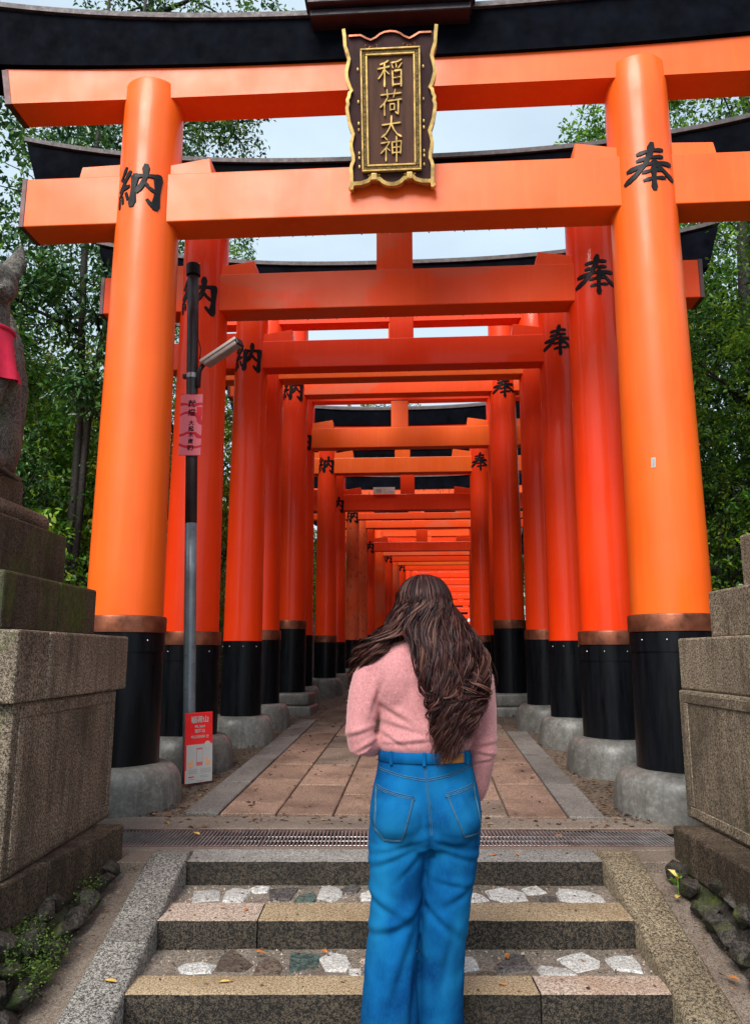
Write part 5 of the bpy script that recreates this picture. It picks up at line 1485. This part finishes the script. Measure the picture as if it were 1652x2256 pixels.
tree(-5.2,17.0,10.5,.15,[((-4.8,16.6,8.2),(1.7,1.6,1.5),140),((-3.9,17.0,10.4),(1.2,1.2,.8),60),((-5.9,17.5,6.4),(1.5,1.5,1.3),110),((-4.1,16.5,6.3),(1.0,1.0,.9),70)],
     'bushy mid green tree beyond the tall open-crowned one', LM, .10)
tree(-3.4,27.0,10.0,.16,[((-2.2,26.5,7.6),(2.3,1.8,1.5),150),((-3.8,27,9.6),(2.2,2,1.5),110),((-1.0,27.5,8.8),(1.6,1.5,1.2),80),((0.4,27.5,10.2),(1.4,1.4,1.0),50)],
     'yellowish tree rising over the far gates', LY, .13)
tree(1.5,47.0,9.0,.18,[((2.2,46.5,5.2),(3.2,2,2.4),170),((.2,47,6.5),(2.6,2,2.2),120)], 'dark tree closing the bend of the far gates', LD, .17)
tree(9.2,58.0,10.0,.2,[((8.2,57,4.5),(4,2,3.6),220),((5.0,58,5.5),(3,2,3.2),160)], 'broad tree beyond the last gate', LM, .20)
# right slope
tree(4.3,8.2,8.5,.11,[((4.5,8.0,5.4),(1.1,1.1,1.2),140),((4.0,8.5,7.2),(1.0,1.0,.9),90),((5.2,7.8,6.6),(1.0,1.0,1.0),80),((3.85,8.1,3.9),(.75,.8,.8),90),((4.9,7.6,4.0),(.9,.9,.9),100)],
     'dense small-leaved tree behind the right pillar of the first gate', LM, .07, lean=(.1,0))
tree(5.6,10.5,9.5,.13,[((5.4,10.2,6.8),(1.4,1.3,1.4),130),((5.0,10.8,9.0),(1.2,1.2,1.0),80),((6.3,10.2,5.0),(1.2,1.2,1.1),110),((4.6,10.2,5.2),(.9,.9,.9),80)],
     'dark tree rising behind the small-leaved one on the right bank', LD, .085)
tree(5.3,14.0,11.5,.15,[((4.7,13.6,10.4),(1.1,1.1,1.0),70),((5.8,14.2,9.0),(1.5,1.4,1.4),120),((4.0,13.2,10.9),(.55,.6,.5),20),((4.8,13.8,7.2),(1.3,1.3,1.1),100)],
     'tall tree whose edge shows beside the right pillar under the lintel', LM, .10, shell=.35)
tree(7.5,8.5,8.0,.12,[((7.2,8.4,5.8),(1.4,1.4,1.5),130),((6.6,8.0,7.4),(1.1,1.1,.9),70)], 'dark bank tree far right of the gates', LD, .085)
tree(6.0,20.0,10.0,.16,[((5.6,19.5,7.5),(2.0,1.8,2.0),150),((5.0,20,5.0),(1.5,1.5,1.3),110)], 'rounded tree beside the tenth gate on the right bank', LD, .12)
# shrubs
for d, off, w, h, mat, lab in (
    (5.9,-3.6,1.0,1.1,LM,'leafy shrub nearest the fox pedestal'),
    (6.8,-3.3,.9,1.3,LM,'green shrub at the foot of the bank by the second gate'),
    (7.4,-4.3,1.4,1.7,LG,'glossy shrub halfway up the bank behind the first gate'),
    (6.4,-4.7,1.5,1.6,LM,'spreading shrub on the bank above the leafy one'),
    (8.2,-5.4,1.8,1.9,LD,'dark shrub high on the fox-side bank'),
    (8.6,-3.0,1.0,3.0,LY,'yellow-green shrub showing between the second and third gates'),
    (10.0,-2.9,1.1,3.4,LY,'yellow-green shrub showing between the third and fourth gates'),
    (11.9,-3.1,1.3,4.0,LY,'tall yellow-green shrub behind the fifth gate'),
    (14.5,-3.1,1.5,4.2,LM,'green shrub beside the eighth gate on the left'),
    (18.5,-3.2,1.6,3.0,LY,'yellowish shrub beside the eleventh gate on the left'),
    (10.4,-4.4,1.6,2.0,LM,'round shrub above the yellow-green ones'),
    (24.0,-3.4,2.0,3.4,LM,'large shrub beside the far gates on the left'),
    (9.4,-5.6,1.8,2.6,LM,'tall leafy shrub on the bank left of the twin-stemmed tree'),
    (10.2,-6.8,2.2,2.8,LM,'wide green shrub high behind the fox'),
    (9.0,-4.2,1.3,2.2,LM,'bright shrub behind the twin-stemmed tree'),
    (11.5,-5.4,2.0,3.0,LY,'yellowish shrub high behind the twin-stemmed tree'),
    (7.6,-6.0,1.6,2.0,LM,'green shrub on the upper bank behind the fox'),
    (6.2,3.3,.9,1.0,LG,'low glossy shrub beside the right pedestal'),
    (6.9,3.9,1.3,1.7,LM,'leafy shrub behind the right pillar of the first gate'),
    (7.6,4.8,1.6,1.9,LD,'dark shrub up the right bank'),
    (8.8,3.5,1.1,1.9,LM,'green shrub behind the second gate on the right'),
    (10.6,3.6,1.4,2.2,LD,'dark shrub behind the fourth gate on the right'),
    (13.5,3.4,1.5,2.6,LM,'green shrub beside the eighth gate on the right'),
    (18.0,3.4,1.7,3.0,LD,'dark shrub beside the eleventh gate on the right'),
    (25.0,3.4,2.0,3.4,LM,'large shrub beside the far gates on the right'),
    (6.6,4.5,1.5,1.6,LM,'green shrub on the right bank above the leafy one'),
    (5.3,4.1,1.3,1.3,LM,'rounded shrub just above the right pedestal'),
    (8.5,4.5,1.6,2.0,LG,'glossy shrub up the right bank behind the second gate'),
    (9.6,5.6,1.8,2.2,LM,'high shrub on the right bank behind the third gate'),
    (10.5,4.6,2.0,3.6,LD,'tall dark shrub up the right bank behind the fourth gate'),
    (12.5,5.4,2.4,4.2,LM,'tall green shrub up the right bank behind the sixth gate'),
    (9.2,6.8,2.2,3.2,LD,'dark shrub at the top of the right bank'),
    (5.6,5.2,1.5,1.7,LM,'broad shrub above the right pedestal')):
    x, y = rel(d, off)
    shrub(x, y, w, h, lab, mat, .065 if d < 9 else .085, 24, int(46*w*h*.8)+40)

# ferns
def fern(x, y, sz, label, z=None):
    gz = ground_z(x, y) if z is None else z
    root = empty('fern', (x,y,gz)); tag(root, label, 'fern', 'ferns on the banks')
    for k in range(8):
        a = k/8*6.28+NR.rand()*.5; PP, DD, NN, LL = [], [], [], []
        for i in range(16):
            t = (i+1)/16; r = sz*t; zz = sz*(.75*t-.62*t*t)
            p = np.array([math.cos(a)*r*.9, math.sin(a)*r*.9, zz+.02])
            for s_ in (-1,1):
                PP.append(p); DD.append(np.array([math.cos(a+s_*1.2), math.sin(a+s_*1.2), -.15])); NN.append(np.array([0,0,1.]))
                LL.append(sz*.30*math.sin(max(.12,1-t)*2.6)+.012)
        L_ = np.array(LL)
        leaf_mesh('frond', np.array(PP), np.array(DD), np.array(NN), L_, L_*.28, np.clip(NR.normal(.6,.15,len(L_)),0,1), LM, root)
for d, off, sz, lab in ((5.7,2.95,.36,'small fern on the soil behind the right pedestal'),(6.1,3.45,.42,'fern above the small one on the right bank'),(5.5,-2.95,.34,'small fern on the soil behind the fox pedestal'),(6.2,-3.0,.40,'fern at the foot of the left bank'),(7.0,-2.75,.36,'fern behind the second gate pillar')):
    x, y = rel(d, off); fern(x, y, sz, lab)

# leaf litter, moss and weeds nobody could count
def scatter(name, pts, ln, mat, tone=(.4,.25), flat=.25, label=None):
    n = len(pts); P = np.array(pts); a = NR.rand(n)*6.28
    D_ = np.stack([np.cos(a), np.sin(a), NR.normal(0,flat*.5,n)],1); N_ = np.stack([NR.normal(0,flat,n), NR.normal(0,flat,n), np.ones(n)],1)
    L_ = NR.uniform(ln*.5, ln*1.2, n)
    return leaf_mesh(name, P, D_, N_, L_, L_*NR.uniform(.3,.6,n), np.clip(NR.normal(tone[0],tone[1],n),0,1), mat)
pts = []
for i in range(5200):                                     # both sides of the path, around the base stones
    d = 4.95 + NR.rand()**1.5*11; sd = -1 if NR.rand() < .5 else 1
    off = sd*(1.30 + NR.rand()**.8*1.0)
    if d > 7.9 and NR.rand() < .35: off = NR.uniform(-1.3,1.3)
    pts.append(on_path(d, row_center(d)+off, .004+NR.rand()*.012))
for i in range(130): pts.append((NR.uniform(-1.3,1.6), NR.uniform(4.75,5.05), .004))
for i in range(160):
    d = 5.06+NR.rand()*3.2; pts.append(on_path(d, row_center(d)+NR.uniform(-1.1,1.1), .016))
tag(scatter('fallen_leaves', pts, .045, M['litter'], (.33,.26)), 'brown dry leaf litter along both edges of the path', 'leaf litter', kind='stuff')
pts = []
for i in range(16000):
    d = NR.uniform(4.6,16); sd = -1 if NR.rand() < .5 else 1; x, y = rel(d, sd*(2.3+NR.rand()**1.2*4.5))
    pts.append((x, y, ground_z(x,y)+.01+NR.rand()*.03))
sp = []
for y0, y1, z in ((3.70,4.0,-.100),(3.17,3.46,-.198),(2.67,3.0,-.298)):
    for i in range(110):
        yy = y1-.01-abs(NR.normal(0,.06)) if NR.rand() < .5 else NR.uniform(y0,y1)
        sp.append((NR.uniform(-.90,1.07), max(y0,yy), z+.004))
for i in range(50): 
    k_ = NR.randint(3); sp.append((NR.uniform(-.9,1.05), (4.0,3.46,3.0)[k_]+NR.uniform(.02,.2 if k_ < 2 else .14), (.004,-.093,-.191)[k_]))
for i in range(260):
    sd = -1 if NR.rand() < .5 else 1; yy = NR.uniform(2.5,4.0)
    sp.append((-1.17-NR.rand()*.08 if sd < 0 else 1.30+NR.rand()*.12, yy, .2*(yy-4.05)-.022))
tag(scatter('step_litter', sp, .022, M['litter'], (.35,.28)), 'crumbs of dry leaves lying on the steps and gutters', 'leaf litter', kind='stuff')
tag(scatter('bank_litter', pts, .075, M['litter'], (.22,.22), .5), 'dark leaf litter covering the soil banks', 'leaf litter', kind='stuff')
pts = []
for i in range(5200):
    d = NR.uniform(4.6,15); sd = -1 if NR.rand() < .5 else 1; x, y = rel(d, sd*(2.45+NR.rand()**1.1*4.2))
    if mnoise.noise((x*1.3,y*1.3,4)) < -.05: continue
    for q in range(4): pts.append((x+NR.normal(0,.07), y+NR.normal(0,.07), ground_z(x,y)+.03+NR.rand()*.22))
tag(scatter('ground_cover', pts, .075, LM, (.42,.24), .6), 'low green ground cover on the banks', 'ground cover', kind='stuff')
pts = []
for i in range(900):
    y = NR.uniform(2.35,3.75); t = NR.rand(); zb = .2*(y-4.05)
    if mnoise.noise((y*3.1,t*2,7)) < -.02: continue
    x = -1.20-.16*t; zz = zb+.04+max(.03,-.06-zb)*t
    for q in range(9): pts.append((x+NR.normal(0,.022), y+NR.normal(0,.03), zz-.01+NR.rand()*.035))
tag(scatter('moss_growth', pts, .014, M['moss'], (.45,.25), .9), 'bright moss and tiny weeds over the rubble under the fox pedestal', 'moss', kind='stuff')

def small_leaf(name, mat, x, y, z, ln, rz, tilt, label, cat='leaf', group='single fallen leaves'):
    m = MB(); w = ln*.42; c = ln*.07
    m.add([(0,0,0),(w*.35,ln*.22,c),(w*.5,ln*.5,c*1.2),(w*.28,ln*.8,c),(0,ln,0),(-w*.28,ln*.8,c),(-w*.5,ln*.5,c*1.2),(-w*.35,ln*.22,c),(0,ln*.5,0.0)],
          [(0,1,8),(1,2,8),(2,3,8),(3,4,8),(4,5,8),(5,6,8),(6,7,8),(7,0,8)])
    o = m.build(name, mat, None, smooth=True); o.location = (x,y,z); o.rotation_euler = (tilt,0,rz)
    tag(o, label, cat, group); return o
for x, y, z, ln, mt, lab in (
    (-.93,3.03,-.165,.062,'dry_yellow','tan leaf lying on the grey stair edge'),
    (-.56,3.57,-.092,.045,'dry_orange','orange leaf lying on the pink step block'),
    (-.68,3.62,-.092,.030,'dry_orange','small rusty leaf lying on the pink step block'),
    (-.44,3.36,-.185,.055,'dry_orange','orange leaf lying among the set stones below the second step'),
    (-.22,3.40,-.186,.050,'dry_orange','rusty leaf lying by the green set stone'),
    (-.53,3.10,-.189,.050,'dry_yellow','yellow leaf lying on the third step'),
    (.53,3.36,-.184,.050,'dry_orange','orange leaf lying on the slate set stone'),
    (1.33,3.18,-.20,.060,'dry_orange','orange-red leaf lying in the gutter by the golden stair edge'),
    (.45,3.08,-.189,.035,'dry_orange','small brown leaf lying on the third step right of the jeans'),
    (.62,4.12,.006,.040,'dry_orange','brown leaf lying on the top grey step'),
    (.72,4.10,.006,.040,'dry_orange','second brown leaf lying on the top grey step'),
    (1.05,4.52,.004,.055,'dry_orange','dry orange leaf caught on the drain grating'),
    (-.98,4.55,.004,.070,'dry_yellow','dry yellow leaf caught on the drain grating'),
    (1.36,3.72,-.085,.060,'dry_yellow','fallen yellow leaf beside the fresh weed')):
    small_leaf('fallen_leaf', M[mt], x, y, z, ln, rnd.uniform(0,6.28), rnd.uniform(-.12,.12), lab)
wd = empty('weed', (1.40,3.80,-.07)); tag(wd, 'small fresh green weed growing in the gutter by the golden stair edge', 'plant')
for k in range(9):
    m = MB(); a = k*.7; ln = rnd.uniform(.03,.055); c, s_ = math.cos(a), math.sin(a); w = ln*.3; z0 = .01+.012*(k % 4)
    m.add([(0,0,z0),(c*ln*.5-s_*w,s_*ln*.5+c*w,z0+.03),(c*ln,s_*ln,z0+.03),(c*ln*.5+s_*w,s_*ln*.5-c*w,z0+.03)], [(0,1,2,3)])
    m.build('leaf', M['weed'] if k % 3 else M['dry_yellow'], wd)
MB().tube([(0,0,-.03),(0,0,.06)], .003, 5).build('stem', M['weed'], wd)
